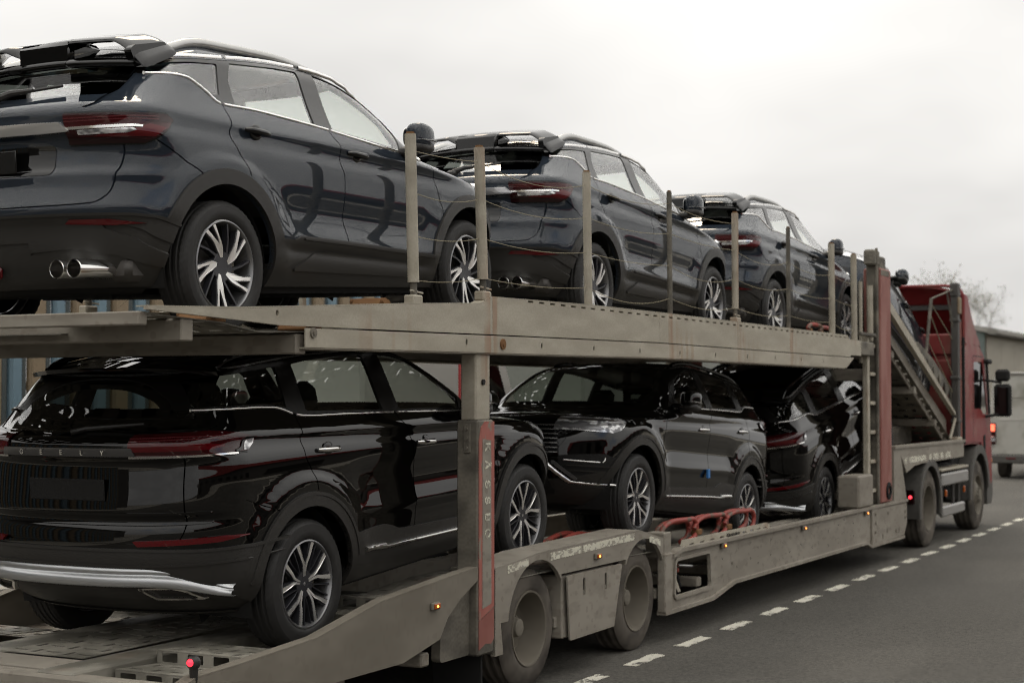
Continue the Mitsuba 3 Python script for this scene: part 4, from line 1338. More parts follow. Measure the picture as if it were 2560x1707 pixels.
# the other side of the road, seen only in the paint: a long low building with a red fascia, a lorry row, trees
fb = thing('roadside_building', 'long low dark building with a red fascia across the road', 'building')
put(fb, 'wall', trimesh.creation.box(bounds=[[-30, -26, 0], [70, -20, 4.4]]), 'dark_facade')
put(fb, 'fascia', rbox([-30.2, -20.6, 4.4], [70.2, -19.4, 5.1], .05), 'red_fascia')
put(fb, 'roof', trimesh.creation.box(bounds=[[-30, -26, 4.4], [70, -20.6, 4.6]]), 'roof_grey')
for i in range(12):
    put(fb, 'window', rbox([-27 + 8 * i, -20.02, 1.0], [-23 + 8 * i, -19.96, 3.0], .02), 'gloss_black')
# ---------------------------------------------------------------- the car transporter's trailer
YR, YL, YC = 4.80, 7.35, 6.075
tr = thing('car_transporter_trailer', 'grey double deck car transporter trailer loaded with eight new cars', 'trailer')


def both(poly_xz, w, name, mat, off=0.0, smooth=False):
    """The same side plate on the right and on the left of the trailer."""
    put(tr, name, plate_xz(poly_xz, YR + off, YR + off + w), mat, smooth)
    put(tr, name, plate_xz(poly_xz, YL - off - w, YL - off), mat, smooth)


seam = [(5.68, 2.325), (6.35, 2.304), (6.68, 2.292), (9.33, 2.325), (11.7, 2.35), (17.14, 2.35)]
toprail = [(5.68, 2.337), (6.35, 2.362), (7.9, 2.458), (8.80, 2.505), (8.94, 2.553), (10.43, 2.575), (11.73, 2.58), (13.87, 2.578), (17.02, 2.575), (17.10, 2.535), (17.56, 2.53), (17.56, 2.37), (17.14, 2.37)]
rail = poly(toprail + seam[::-1])
slots = [sbox(x, 2.547, x + .075, 2.560) for x in np.arange(9.12, 16.9, .165)]
slots[:2] = []
rail_h = rail.difference(unary_union(slots + [affinity.scale(Point(6.66, 2.352).buffer(.013), 1, 1.2)]))
cuts = [8.95, 11.72, 13.56, 15.1]
lo = 5.0
for k, hi in enumerate(cuts + [18.0]):
    p = rail_h.intersection(sbox(lo + .0015, 2.0, hi - .0015, 3.0))
    both(p, .03, 'upper_deck_rail', 'frame')
    lo = hi
# folded lip on top of the rail
for a, b in zip(toprail[:-3], toprail[1:-2]):
    for y0, y1 in ((YR + .002, YR + .075), (YL - .075, YL - .002)):
        p = Polygon([(a[0], a[1] + .001), (b[0], b[1] + .001), (b[0], b[1] + .007), (a[0], a[1] + .007)])
        put(tr, 'upper_deck_lip', plate_xz(p, y0, y1), 'frame')
# box beam below
beam = poly([(6.90, 2.285), (6.90, 2.186), (9.33, 2.208), (11.73, 2.231), (16.95, 2.228), (17.25, 2.342), (11.7, 2.342), (9.33, 2.317)])
bolts = [8.61] + [9.64, 10.475, 11.314, 12.136, 12.954, 13.77, 14.55, 15.35, 16.1]
beam_h = beam.difference(unary_union([affinity.scale(Point(x, 2.262 + .004 * min(x - 8.6, 6)).buffer(.017), .8, 1.15) for x in bolts]))
both(beam_h, .008, 'lower_beam', 'frame', -.006)
for y0 in (YR + .012, YL - .20):
    put(tr, 'lower_beam_core', plate_xz(beam.buffer(-.012).intersection(sbox(7.02, 2, 18, 3)), y0 + .03, y0 + .185), 'frame_low')
    put(tr, 'lower_beam_flange', cat([plate_xz(poly([(6.90, 2.186), (9.33, 2.208), (11.73, 2.231), (16.95, 2.228), (16.95, 2.220), (11.73, 2.223), (9.33, 2.20), (6.90, 2.178)]), y0 - .01, y0 + .19)]), 'frame')
for x, r in ((6.965, .027), (9.077, .034)):
    w = lathe_y([(0, 0), (r * .45, 0), (r * .45, .006), (r, .006), (r, .016)], 24)
    put(tr, 'beam_bolt', rot(moved(w, [0, -.016, 0]), 0, [0, 1, 0]).apply_translation([x, YR - .006, 2.262]), 'hub_grey' if r < .03 else 'rust', 30)
# deck plates with slots, wheel tracks left and right, a perforated middle
deck_line = [(5.70, 2.312), (6.25, 2.292), (6.55, 2.258), (7.0, 2.272), (8.2, 2.338), (9.0, 2.395), (9.4, 2.415), (17.55, 2.425)]


def bent_plate(y0, y1, line, hx, hy, wx, wy, th=.005, skip=lambda x: False):
    """Perforated plates along a bent line, one per straight run."""
    out = []
    for (xa, za), (xb, zb) in zip(line[:-1], line[1:]):
        L = math.hypot(xb - xa, zb - za)
        holes = []
        nx, ny = int(L / wx), int((y1 - y0) / wy)
        for i in range(nx):
            for j in range(ny):
                cx, cy = (i + .5) * L / nx, y0 + (j + .5) * (y1 - y0) / ny
                if (i + j) % 2 and hx > hy:
                    holes.append(sbox(cx - hx / 2, cy - hy / 2, cx + hx / 2, cy + hy / 2))
                elif not (i + j) % 2:
                    holes.append(sbox(cx - hy / 2, cy - hx / 2, cx + hy / 2, cy + hx / 2))
        p = sbox(0, y0, L, y1).difference(unary_union(holes))
        m = plate_xy(p, -th, 0)
        a = math.atan2(zb - za, xb - xa)
        m.apply_transform(trimesh.transformations.rotation_matrix(-a, [0, 1, 0]))
        m.apply_translation([xa, 0, za])
        out.append(m)
    return out


for y0, y1 in ((4.835, 5.52), (6.63, 7.315)):
    for m in bent_plate(y0, y1, deck_line, .075, .030, .15, .115):
        put(tr, 'upper_deck_plate', m, 'deck')
for m in bent_plate(5.525, 6.625, [(5.9, 2.235), (9.4, 2.395), (17.5, 2.405)], .16, .10, .34, .27):
    put(tr, 'upper_deck_plate', m, 'deck')
fx = PchipInterpolator(*np.array(deck_line).T)
for x in np.arange(5.95, 17.5, .92):
    z = float(fx(x))
    put(tr, 'cross_beam', rbox([x, YR + .034, z - .115], [x + .09, YL - .034, z - .012], .006), 'frame_low')
put(tr, 'deck_edge', rbox([5.66, 4.84, 2.255], [5.72, 7.31, 2.318], .006), 'frame_low')

# posts with pins and brackets, safety ropes
POSTS = [(8.055, 2.475, 3.455, .034, -.04), (8.90, 2.545, 3.49, .034, -.05), (10.48, 2.575, 3.53, .030, -.03), (12.04, 2.58, 3.565, .021, -.015), (13.58, 2.58, 3.55, .030, 0), (15.10, 2.575, 3.56, .021, .0), (16.58, 2.575, 3.525, .034, -.02), (17.43, 2.53, 3.477, .034, -.015)]
for y, sd in ((4.84, 1), (7.31, -1)):
    for i, (x, z0, z1, r, lean) in enumerate(POSTS):
        if sd < 0 and i in (3, 5):
            continue
        mat = 'frame_dark' if r < .025 else 'frame'
        b = .12 if i in (0, 1, 4) else .01
        p0, p1 = np.array([x, y, z0 + b]), np.array([x + lean, y, z1])
        k = put(tr, 'post', cyl(p0, p1, r, 16), mat, 40)
        rel = k.split('__')[1]
        if b > .1:
            put(tr, f'{rel}__pin', cyl([x - lean * .1, y, z0 - .02], p0, r * .62, 12), 'frame_dark', 40)
            put(tr, f'{rel}__socket', cat([rbox([x - .055, y - .035, z0 - .015], [x + .055, y + .035, z0 + .045], .008), cyl([x - .05, y - .01, z0 + .07], [x + .09, y - .01, z0 + .06], .006, 6)]), 'frame')
        put(tr, f'{rel}__cap', cyl(p1, p1 + [0, 0, .012], r * .72, 12), 'rust', 40)
names = ['uppermost', 'second', 'third', 'lowest']
for lv, fr in enumerate((.905, .66, .40, .135)):
    rp = thing('safety_rope', f'thin beige rope sagging between the upper deck posts, {names[lv]} of the four', 'rope', 'ropes between the upper deck posts')
    pts = []
    for (a, b) in zip(POSTS[:-1], POSTS[1:]):
        za, zb = (q[1] + (q[2] - q[1]) * fr for q in (a, b))
        xa, xb = a[0] + a[4] * fr, b[0] + b[4] * fr
        sag = (.022, .07, .05, .035)[(POSTS.index(a) + lv) % 4] * (xb - xa) / 1.5
        for u in np.linspace(0, 1, 14)[:-1]:
            pts.append([xa + (xb - xa) * u, 4.84 - .030 * math.sin(PI * u) ** .3 * 0 - .002, za + (zb - za) * u - 4 * sag * u * (1 - u)])
    if lv == 0:
        pts = pts[:53]
    put(rp, None, tube(pts, .0024, 6), 'rope', True)

# rear column: an inner post and its lower sleeve, lettered
for side, (ya, yb) in ((1, (4.80, 4.94)), (-1, (7.21, 7.35))):
    s0 = ya if side > 0 else yb
    k = put(tr, 'column', rbox([8.768, min(s0, s0 + side * .155), .33], [8.978, max(s0, s0 + side * .155), 1.785], .012), 'frame_dark')
    rel = k.split('__')[1]
    yo = s0 - side * .004
    panel = poly([(8.775, .55), (8.775, 1.66), (8.80, 1.74), (8.85, 1.775), (8.972, 1.775), (8.972, .62)])
    put(tr, f'{rel}__painted_panel', plate_xz(panel, min(yo, s0 + side * .001), max(yo, s0 + side * .001)), 'red_worn')
    put(tr, f'{rel}__grey_stripe', plate_xz(poly([(8.815, .62), (8.815, 1.67), (8.925, 1.655), (8.93, .64)]), min(yo - side * .003, yo), max(yo - side * .003, yo)), 'frame_low')
    put(tr, f'{rel}__foot_panel', plate_xz(poly([(8.775, .37), (8.775, .545), (8.97, .61), (8.97, .42), (8.93, .39), (8.86, .40)]), min(yo, s0 + side * .001), max(yo, s0 + side * .001)), 'red_pole')
    put(tr, f'{rel}__inner_post', rbox([8.775, min(s0 + side * .02, s0 + side * .13), 1.78], [8.962, max(s0 + side * .02, s0 + side * .13), 2.20], .01), 'frame')
    put(tr, f'{rel}__hinge', cat([rbox([8.755, min(s0 + side * .05, s0 + side * .10), 1.58], [8.770, max(s0 + side * .05, s0 + side * .10), 1.76], .004)] + [cyl([8.745, s0 + side * .075, z], [8.757, s0 + side * .075, z], .012, 10) for z in (1.61, 1.67, 1.73)]), 'frame_dark')
    put(tr, f'{rel}__bracket', plate_xz(poly([(8.40, .34), (8.42, .62), (8.50, .76), (8.58, .79), (8.766, .79), (8.766, .34)], .03), min(s0 + side * .06, s0 + side * .12), max(s0 + side * .06, s0 + side * .12)), 'frame_dark')
    put(tr, f'{rel}__bolt_hole', moved(lathe_y([(0, 0), (.018, 0), (.018, .01)], 16), [8.86, s0 + (side * .02 - .012 if side > 0 else -side * .0 - .02), 2.02]), 'matte_black', 30)
    if side > 0:
        for ch, z in zip('KÄSSBO', (1.615, 1.505, 1.385, 1.285, 1.18, 1.08)):
            t = meshkit.text_mesh(ch, .062, .002, True)
            v = t.vertices - [t.bounds[:, 0].mean(), 0, 0]
            t = trimesh.Trimesh(np.stack([8.845 + v[:, 1], yo - .004 - v[:, 2], z - v[:, 0]], 1), t.faces)
            put(tr, f'{rel}__letter', t, 'white_letter')

# lower deck, rear: side beams, stepped tracks, raised middle, end beam
sb = poly([(5.7, .52), (6.04, .622), (6.37, .634), (7.02, .672), (7.655, .79), (8.56, .862), (8.765, .874), (8.765, .80), (8.55, .71), (8.40, .62), (8.30, .50), (7.885, .421), (7.17, .42), (5.7, .30)])
both(sb, .05, 'ramp_side', 'frame_rear')
tl = [(5.7, .52), (6.04, .622), (6.37, .634), (7.02, .672), (7.655, .79), (8.56, .862), (8.765, .874)]
for a, b in zip(tl[:-1], tl[1:]):
    for y0, y1 in ((YR - .001, YR + .07), (YL - .07, YL + .001)):
        put(tr, 'ramp_lip', plate_xz(Polygon([(a[0], a[1] + .001), (b[0], b[1] + .001), (b[0], b[1] + .008), (a[0], a[1] + .008)]), y0, y1), 'frame_rear')
STEPS = [(6.02, .500, 6.30, .490), (6.30, .570, 6.62, .552), (6.62, .622, 7.04, .598), (7.04, .540, 7.20, .523), (7.20, .518, 7.80, .518), (7.80, .535, 7.98, .555), (7.98, .655, 8.30, .640), (8.30, .715, 8.62, .70)]
for y0, y1 in ((4.86, 5.52), (6.63, 7.29)):
    prev = None
    for (xa, za, xb, zb) in STEPS:
        for m in bent_plate(y0, y1, [(xa, za), (xb, zb)], .080, .036, .125, .115):
            put(tr, 'ramp_plate', m, 'deck')
        if prev is not None and za - prev > .02:
            hs = [sbox(y0 + (y1 - y0) * (c + .5) / 4 - .042, (prev + za) / 2 - .017, y0 + (y1 - y0) * (c + .5) / 4 + .042, (prev + za) / 2 + .017).buffer(.008) for c in range(4)]
            put(tr, 'ramp_riser', plate_yz(sbox(y0, prev - .012, y1, za - .006).difference(unary_union(hs)), xa, xa + .005), 'deck')
        prev = zb
    for m in bent_plate(y0, y1, [(8.62, .70), (9.16, .745), (10.2, .750), (12.25, .712), (14.9, .476), (17.4, .43), (18.3, .50), (19.3, .70)], .075, .032, .15, .115):
        put(tr, 'lower_deck_plate', m, 'deck')
for m in bent_plate(5.80, 6.35, [(6.38, .592), (9.2, .62)], .095, .030, .15, .095):
    put(tr, 'middle_plate', m, 'deck')
put(tr, 'middle_tray', cat([rbox([6.02, 5.54, .40], [9.2, 5.78, .588], .01), rbox([6.02, 6.37, .40], [9.2, 6.61, .588], .01), ]), 'deck')
put(tr, 'end_beam', cat([rbox([5.98, 4.86, .43], [6.10, 7.29, .575], .012), rbox([6.10, 5.62, .545], [6.36, 6.53, .585], .006)]), 'frame_low')
put(tr, 'marker_panel', rbox([5.965, 4.95, .33], [5.98, 5.75, .43], .003), 'red_pole')
put(tr, 'marker_panel', rbox([5.965, 6.40, .33], [5.98, 7.2, .43], .003), 'red_pole')
put(tr, 'lower_deck_core', cat([rbox([9.2, 5.54, .40], [19.3, 6.61, .46], .01)] + [rbox([x, 4.87, .34], [x + .1, 7.28, .42], .01) for x in np.arange(6.4, 19, .9)]), 'frame_low')


def stalk_lamp(x, y, z, sd):
    k = put(tr, 'marker_lamp', cat([tube([(x + .02, y, z - .22), (x + .01, y - sd * .012, z - .10), (x, y - sd * .018, z)], [.016, .018, .022], 10), super_ell([x, y - sd * .018, z + .01], [.030, .034, .034], 2.2, 3)]), 'clad', 40)
    l = put(tr, f'{k.split("__")[1]}__lit_lens', moved(trimesh.creation.icosphere(2, .019), [x - .022, y - sd * .018, z + .012]), 'reflector', True)
    scene[l]['emitter'] = {'type': 'area', 'radiance': rgb(.42, .012, .022)}


stalk_lamp(6.03, 4.83, .685, 1)
stalk_lamp(6.03, 7.32, .685, -1)


def side_lamp(x, z, y=YR):
    k = put(tr, 'side_lamp', rbox([x - .045, y - .022, z - .022], [x + .045, y, z + .022], .006), 'hub_grey')
    rel = k.split('__')[1]
    put(tr, f'{rel}__lens', rbox([x - .032, y - .030, z - .016], [x + .036, y - .021, z + .016], .005), 'orange_lens')
    l = put(tr, f'{rel}__lit_bulb', moved(trimesh.creation.icosphere(1, .008), [x - .002, y - .030, z]), 'orange_lens', True)
    scene[l]['emitter'] = {'type': 'area', 'radiance': rgb(.9, .28, .05)}


for x, z in ((8.225, .705), (10.52, .795), (13.12, .655), (15.4, .638), (17.69, .636)):
    side_lamp(x, z)

# fenders, wheels, tool locker
fd = poly([(8.99, .845), (9.30, .862), (9.60, .888), (11.30, .913), (11.78, .815), (11.78, .56), (11.60, .56), (11.60, .5), (9.0, .5)])
for cx in (9.60, 11.40):
    fd = fd.difference(affinity.scale(Point(cx, .44).buffer(.435, 32), 1, .94)).difference(sbox(cx - .435, .3, cx + .435, .44))
fd = fd.difference(sbox(9.95, .3, 11.05, .722))
both(fd, .03, 'fender', 'frame_low')
both(poly([(8.99, .30), (8.99, .54), (9.06, .54), (9.10, .30)]), .03, 'fender_skirt', 'frame_low')
both(poly([(8.99, .31), (8.99, .845), (9.0, .845), (9.0, .31)]), .32, 'fender_end', 'frame_dark')
ft = [(8.99, .845), (9.30, .862), (9.60, .888), (11.30, .913), (11.78, .815)]
for a, b in zip(ft[:-1], ft[1:]):
    for y0, y1 in ((YR + .001, YR + .27), (YL - .27, YL - .001)):
        put(tr, 'fender_top', plate_xz(Polygon([(a[0], a[1] + .001), (b[0], b[1] + .001), (b[0], b[1] + .009), (a[0], a[1] + .009)]), y0, y1), 'frame_low')
for (xa, xb, da, db) in ((9.16, 9.45, .850, .872), (9.78, 10.28, .878, .886), (10.30, 11.20, .886, .902), (11.50, 11.72, .862, .815)):
    put(tr, 'reflective_tape', plate_xz(Polygon([(xa, da - .048), (xb, db - .048), (xb, db + .002), (xa, da + .002)]), YR - .0035, YR - .0005), 'white_letter')
lk = poly([(10.03, .70), (10.97, .70), (10.82, .26), (10.075, .255)], .015)
lk = lk.difference(unary_union([sbox(10.285, .545, 10.325, .66), sbox(10.655, .545, 10.695, .66)]))
both(lk, .012, 'tool_locker', 'frame_low', -.006)
for y0 in (YR + .03, YL - .33):
    put(tr, 'tool_locker_box', rbox([10.02, y0, .27], [10.9, y0 + .3, .70], .01), 'frame_low')
for x in (10.29, 10.66):
    put(tr, 'tool_locker_latch', rbox([x, YR - .004, .548], [x + .03, YR + .004, .575], .003), 'hub_grey')


def truck_wheel(parent, x, y, r, w, sd, rim, deep=True, mat='truck_tyre'):
    prof = [(rim, -w * .45), (rim + .03, -w * .5), (r - .05, -w * .47), (r - .01, -w * .40)]
    for c in (-.25, 0, .25):
        prof += [(r, w * (c - .09)), (r - .012, w * (c - .03)), (r - .012, w * (c + .03)), (r, w * (c + .09))]
    prof += [(r - .01, w * .40), (r - .05, w * .47), (rim + .06, w * .495), (rim + .03, w * .5), (rim + .012, w * .47), (rim, w * .45)]
    k = put(parent, 'wheel', moved(lathe_y([(a, -sd * b) for a, b in prof], 64), [x, y, r]), mat, 35)
    rel = k.split('__')[1]
    f = .5 * w
    if deep:
        rp = [(rim + .006, f * .90), (rim + .004, f * .99), (rim - .008, f * .97), (rim - .016, f * .80), (rim - .030, f * .10), (rim - .05, -f * .35), (.12, -f * .42), (.10, -f * .42)]
        hub = [(0, f * .42), (.045, f * .42), (.058, f * .36), (.066, f * .1), (.075, -f * .42)]
    else:
        rp = [(rim + .006, f * .90), (rim + .004, f * .99), (rim - .01, f * .95), (rim - .03, f * .55), (rim - .08, f * .62), (.12, f * .95), (.11, f * 1.0)]
        hub = [(0, f * 1.22), (.07, f * 1.2), (.085, f * 1.1), (.11, f * .95)]
    put(parent, f'{rel}__rim', moved(lathe_y([(a, -sd * b) for a, b in rp], 48), [x, y, r]), 'rim_truck', 35)
    put(parent, f'{rel}__hub', moved(lathe_y([(a, -sd * b) for a, b in hub], 24), [x, y, r]), 'hub_grey', 35)
    for i in range(10):
        a = 2 * PI * i / 10
        yy = -f * .38 if deep else f * .98
        put(parent, f'{rel}__nut', moved(cyl([0, -sd * (yy - .02), 0], [0, -sd * (yy + .03), 0], .013, 8), [x + .095 * math.cos(a), y, r + .095 * math.sin(a)]), 'hub_grey')


for x in (9.60, 11.40):
    for y, sd in ((4.985, 1), (7.165, -1)):
        truck_wheel(tr, x, y, .395, .245, sd, .245)
    put(tr, 'axle', cyl([x, 5.05, .395], [x, 7.1, .395], .06, 14), 'frame_dark', 40)
    for y in (5.12, 6.75):
        put(tr, 'wheel_arch', plate_xz(Point(x, .43).buffer(.45, 24).difference(Point(x, .43).buffer(.44, 24)).intersection(sbox(0, .5, 20, 2)).intersection(sbox(0, 0, 20, .735)), y - .28, y + .28) if False else rbox([x - .42, y, .5], [x + .42, y + .27, .62], .01), 'matte_black')
put(tr, 'mud_flap', rbox([8.90, 4.85, .10], [8.92, 5.20, .60], .004), 'matte_black')
put(tr, 'mud_flap', rbox([8.90, 6.95, .10], [8.92, 7.30, .60], .004), 'matte_black')

# long low side beam with its control recess, flanges and bracket plate
mb = poly([(11.79, .25), (12.86, .25), (13.40, .335), (17.70, .32), (17.90, .265), (19.37, .262), (19.55, .36), (19.55, .66), (17.45, .655), (12.15, .685), (11.97, .655), (11.79, .655)])
win = poly([(12.03, .345), (12.06, .615), (12.80, .615), (12.83, .345)], .03)
both(mb.difference(win).difference(affinity.scale(Point(11.87, .52).buffer(.02), .8, 1.4)).difference(Point(13.39, .475).buffer(.016)), .012, 'side_beam', 'frame_low', .012)
for y0, y1 in ((YR - .02, YR + .06), (YL - .06, YL + .02)):
    for L in ([(11.79, .25), (12.86, .25), (13.40, .335), (17.70, .32), (17.90, .265), (19.37, .262)], [(11.97, .655), (12.15, .685), (17.45, .665), (19.55, .66)]):
        up = 1 if L[0][1] > .5 else -1
        for a, b in zip(L[:-1], L[1:]):
            put(tr, 'beam_flange', plate_xz(Polygon([a, b, (b[0], b[1] + up * .030), (a[0], a[1] + up * .030)]), y0, y1), 'frame_low')
    put(tr, 'beam_end_post', rbox([11.775, y0, .24], [11.93, y1 - .01, .70], .008), 'frame_low')
    put(tr, 'beam_gusset', rbox([11.80, y0 + .02, .66], [11.95, y1 + .10, .86], .008), 'frame_low')
for i, x in enumerate(np.arange(13.15, 17.4, .31)):
    for z in (.44, .58):
        put(tr, 'beam_rivet', moved(lathe_y([(0, -.004), (.008, -.003), (.011, 0)], 8), [x + .05 * (i % 3), YR + .012, z + .02 * ((i * 7) % 5 - 2)]), 'frame_dark', 40)
ring = win.buffer(.03).difference(win.buffer(.002))
put(tr, 'control_frame', plate_xz(ring, YR - .006, YR + .012), 'frame_low')
put(tr, 'control_panel', cat([plate_xz(poly([(12.25, .33), (12.25, .63), (12.45, .63), (12.45, .33)]), YR + .16, YR + .20)]), 'frame')
put(tr, 'control_lever', cat([tube([(12.31, YR + .15, .53), (12.34, YR + .10, .46), (12.36, YR + .09, .38)], .013, 8), ellipsoid([12.29, YR + .14, .55], [.035, .02, .035], 2)]), 'matte_black', 40)
put(tr, 'control_valve', cat([cyl([12.40, YR + .16, .51], [12.40, YR + .12, .51], .018, 10), cyl([12.42, YR + .16, .55], [12.42, YR + .13, .55], .010, 8)]), 'red_bar', 40)
put(tr, 'control_handle', cat([tube([(12.47, YR + .15, .54), (12.56, YR + .10, .53), (12.66, YR + .10, .52)], .012, 8)]), 'satin', 40)
br = plate_xz(poly([(12.04, .35), (12.10, .50), (12.17, .50), (12.30, .35), (12.24, .35), (12.14, .46), (12.09, .35)]), YR + .06, YR + .08)
put(tr, 'control_bracket', br, 'frame')
put(tr, 'lip_plate', plate_xz(poly([(12.24, .70), (12.28, .765), (14.40, .760), (14.47, .735), (14.47, .70)]).difference(unary_union([sbox(x, .712, x + .10, .728) for x in (12.42, 12.66, 12.90, 13.14, 13.72, 13.92, 14.10, 14.28)])), YR + .03, YR + .045), 'frame')
tt = meshkit.text_mesh('Kässbohrer', .030, .002)
v = tt.vertices
put(tr, 'maker_lettering', trimesh.Trimesh(np.stack([13.30 + v[:, 0] * 1.55, YR + .028 - v[:, 2], .712 + v[:, 1]], 1), tt.faces), 'matte_black')
put(tr, 'bracket_plate', cat([plate_xz(poly([(17.93, .262), (17.93, .66), (19.50, .64), (19.50, .40), (19.36, .27)]).difference(unary_union([sbox(x, z, x + .05, z + .05) for x, z in ((18.35, .30), (18.55, .35), (18.95, .32), (19.10, .32))])), YR - .012, YR + .008)]), 'frame_low')
put(tr, 'bracket_bolt', cat([moved(lathe_y([(0, -.012), (.018, -.012), (.018, 0)], 8), [x, YR - .012, z]) for x, z in ((18.05, .60), (18.05, .50), (18.05, .40), (19.40, .55), (19.40, .48), (18.6, .58))]), 'hub_grey')

# front mast with ladder, box and heavy red post
for side, s0 in ((1, YR), (-1, YL)):
    def yy(a, b):
        return (s0 + side * a, s0 + side * b)
    k = put(tr, 'mast', rbox([18.40, min(yy(0, .20)), .70], [18.86, max(yy(0, .20)), 3.40], .015), 'red_pole')
    rel = k.split('__')[1]
    put(tr, f'{rel}__rear_channel', cat([rbox([18.30, min(yy(.02, .14)), .70], [18.395, max(yy(.02, .14)), 3.56], .01), rbox([18.27, min(yy(.0, .03)), .7], [18.30, max(yy(.0, .03)), 3.62], .006)]), 'frame_dark')
    put(tr, f'{rel}__head', cat([rbox([18.18, min(yy(.01, .14)), 3.42], [18.42, max(yy(.01, .14)), 3.60], .02), rbox([18.44, min(yy(.02, .16)), 3.38], [18.72, max(yy(.02, .16)), 3.545], .02), rbox([18.40, min(yy(-.004, .12)), 3.30], [18.80, max(yy(-.004, .12)), 3.40], .02)]), 'frame_dark')
    put(tr, f'{rel}__thin_post', cyl([17.98, s0 + side * .12, 2.30], [17.98, s0 + side * .12, 3.22], .022, 10), 'frame')
    put(tr, f'{rel}__guide_bar', cyl([18.12, s0 + side * .05, 2.55], [18.12, s0 + side * .05, 3.18], .035, 10), 'frame')
    kk = put(tr, f'{rel}__ladder', cat([rbox([18.00, min(yy(.05, .11)), .95], [18.10, max(yy(.05, .11)), 2.62], .008)]), 'frame')
    for z in (.86, 1.19, 1.52, 1.85, 2.18, 2.50):
        put(tr, f'{rel}__rung', rbox([18.08, min(yy(.035, .085)), z - .025], [18.30, max(yy(.035, .085)), z + .015], .006), 'frame')
    put(tr, f'{rel}__top_step', cat([rbox([17.55, min(yy(.0, .06)), 2.60], [18.2, max(yy(.0, .06)), 2.635], .006), rbox([17.56, min(yy(.0, .25)), 2.38], [18.1, max(yy(.0, .25)), 2.53], .01)]), 'frame_dark')
    put(tr, f'{rel}__control_box', rbox([17.40, min(yy(-.01, .24)), .70], [17.99, max(yy(-.01, .24)), 1.055], .02), 'frame_low')
    put(tr, f'{rel}__foot_eye', moved(lathe_y([(.05, -.012), (.075, -.02), (.10, -.012), (.10, .0), (.05, 0)], 20), [18.68, s0 + (-.004 if side > 0 else .012), .83]), 'matte_black', 40)
for z in (.72, 2.10):
    put(tr, 'mast_cross_beam', rbox([18.42, 5.0, z], [18.61, 7.15, z + .14], .01), 'frame_low')
# gooseneck
both(poly([(18.95, .68), (18.95, 1.30), (19.05, 1.30), (19.25, 1.28), (19.54, .70)]), .05, 'gooseneck_plate', 'frame_low')
gk = poly([(19.05, 1.31), (22.80, 1.295), (22.80, 1.09), (20.38, 1.085), (19.95, 1.07), (19.55, 1.0), (19.25, 1.25)])
both(gk, .04, 'gooseneck_side', 'frame_low')
both(poly([(18.95, 1.305), (22.82, 1.29), (22.82, 1.325), (18.95, 1.34)]), .08, 'gooseneck_rail', 'frame_low', -.02)
for xa, xb in ((19.45, 19.55), (19.68, 20.55), (20.72, 20.86), (20.95, 21.25), (21.36, 21.52), (21.64, 21.95)):
    put(tr, 'gooseneck_tape', plate_xz(sbox(xa, 1.115, xb, 1.185), YR - .004, YR - .0005), 'white_letter')
put(tr, 'gooseneck_floor', rbox([18.95, 4.86, 1.20], [22.7, 7.29, 1.27], .01), 'frame_low')
put(tr, 'gooseneck_wall', cat([rbox([18.90, 5.1, .70], [18.96, 7.05, 1.9], .01), rbox([19.0, 5.25, 1.27], [20.6, 6.9, 1.60], .02), rbox([20.8, 5.4, 1.27], [22.3, 6.75, 1.52], .02)]), 'frame_dark')
# loading ramp above the gooseneck, under the last car
ax, az, bx, bz = 19.0, 2.74, 22.75, 1.30
for y0, y1 in ((4.95, 5.60), (6.55, 7.20)):
    for m in bent_plate(y0, y1, [(ax, az - .02), (bx, bz)], .10, .05, .22, .15):
        put(tr, 'ramp_track', m, 'frame_dark')
for y0, y1 in ((4.94, 4.97), (7.18, 7.21)):
    hs = []
    pl = Polygon([(20.42, 2.52), (20.79, 2.62), (21.63, 2.41), (22.95, 1.95), (22.9, 1.80), (22.62, 1.72)])
    for i in range(6):
        cx, cz = 20.92 + .33 * i, 2.42 - .095 * i
        hs.append(Polygon([(cx - .10, cz - .02), (cx + .03, cz + .075), (cx + .10, cz - .075)]).buffer(.012))
    put(tr, 'ramp_side_panel', plate_xz(pl.difference(unary_union(hs)), y0, y1), 'frame_dark')
    put(tr, 'ramp_edge', plate_xz(Polygon([(19.0, 3.11), (20.45, 2.57), (22.66, 1.71), (22.68, 1.66), (20.44, 2.46), (19.0, 2.99)]), y0 - .06, y0 + .0), 'frame')
    put(tr, 'ramp_lower_chord', plate_xz(Polygon([(19.0, 2.93), (22.70, 1.60), (22.75, 1.28), (22.6, 1.28), (19.0, 2.66)]), y0 + .08, y0 + .10), 'frame_low')
for u in (.15, .45, .75):
    cx, cz = ax + (bx - ax) * u, az + (bz - az) * u
    put(tr, 'ramp_cross_beam', rbox([cx, 4.97, cz - .14], [cx + .1, 7.18, cz - .04], .01), 'frame_low')
put(tr, 'ramp_ram', cat([cyl([19.2, 5.3, 1.3], [20.6, 5.3, 2.1], .06, 14), cyl([19.2, 6.85, 1.3], [20.6, 6.85, 2.1], .06, 14)]), 'steel_dark', 40)
# bottom frame of the trailer between the beams
put(tr, 'chassis', cat([rbox([8.9, 5.35, .42], [19.2, 5.47, .60], .01), rbox([8.9, 6.68, .42], [19.2, 6.80, .60], .01)]), 'frame_low')
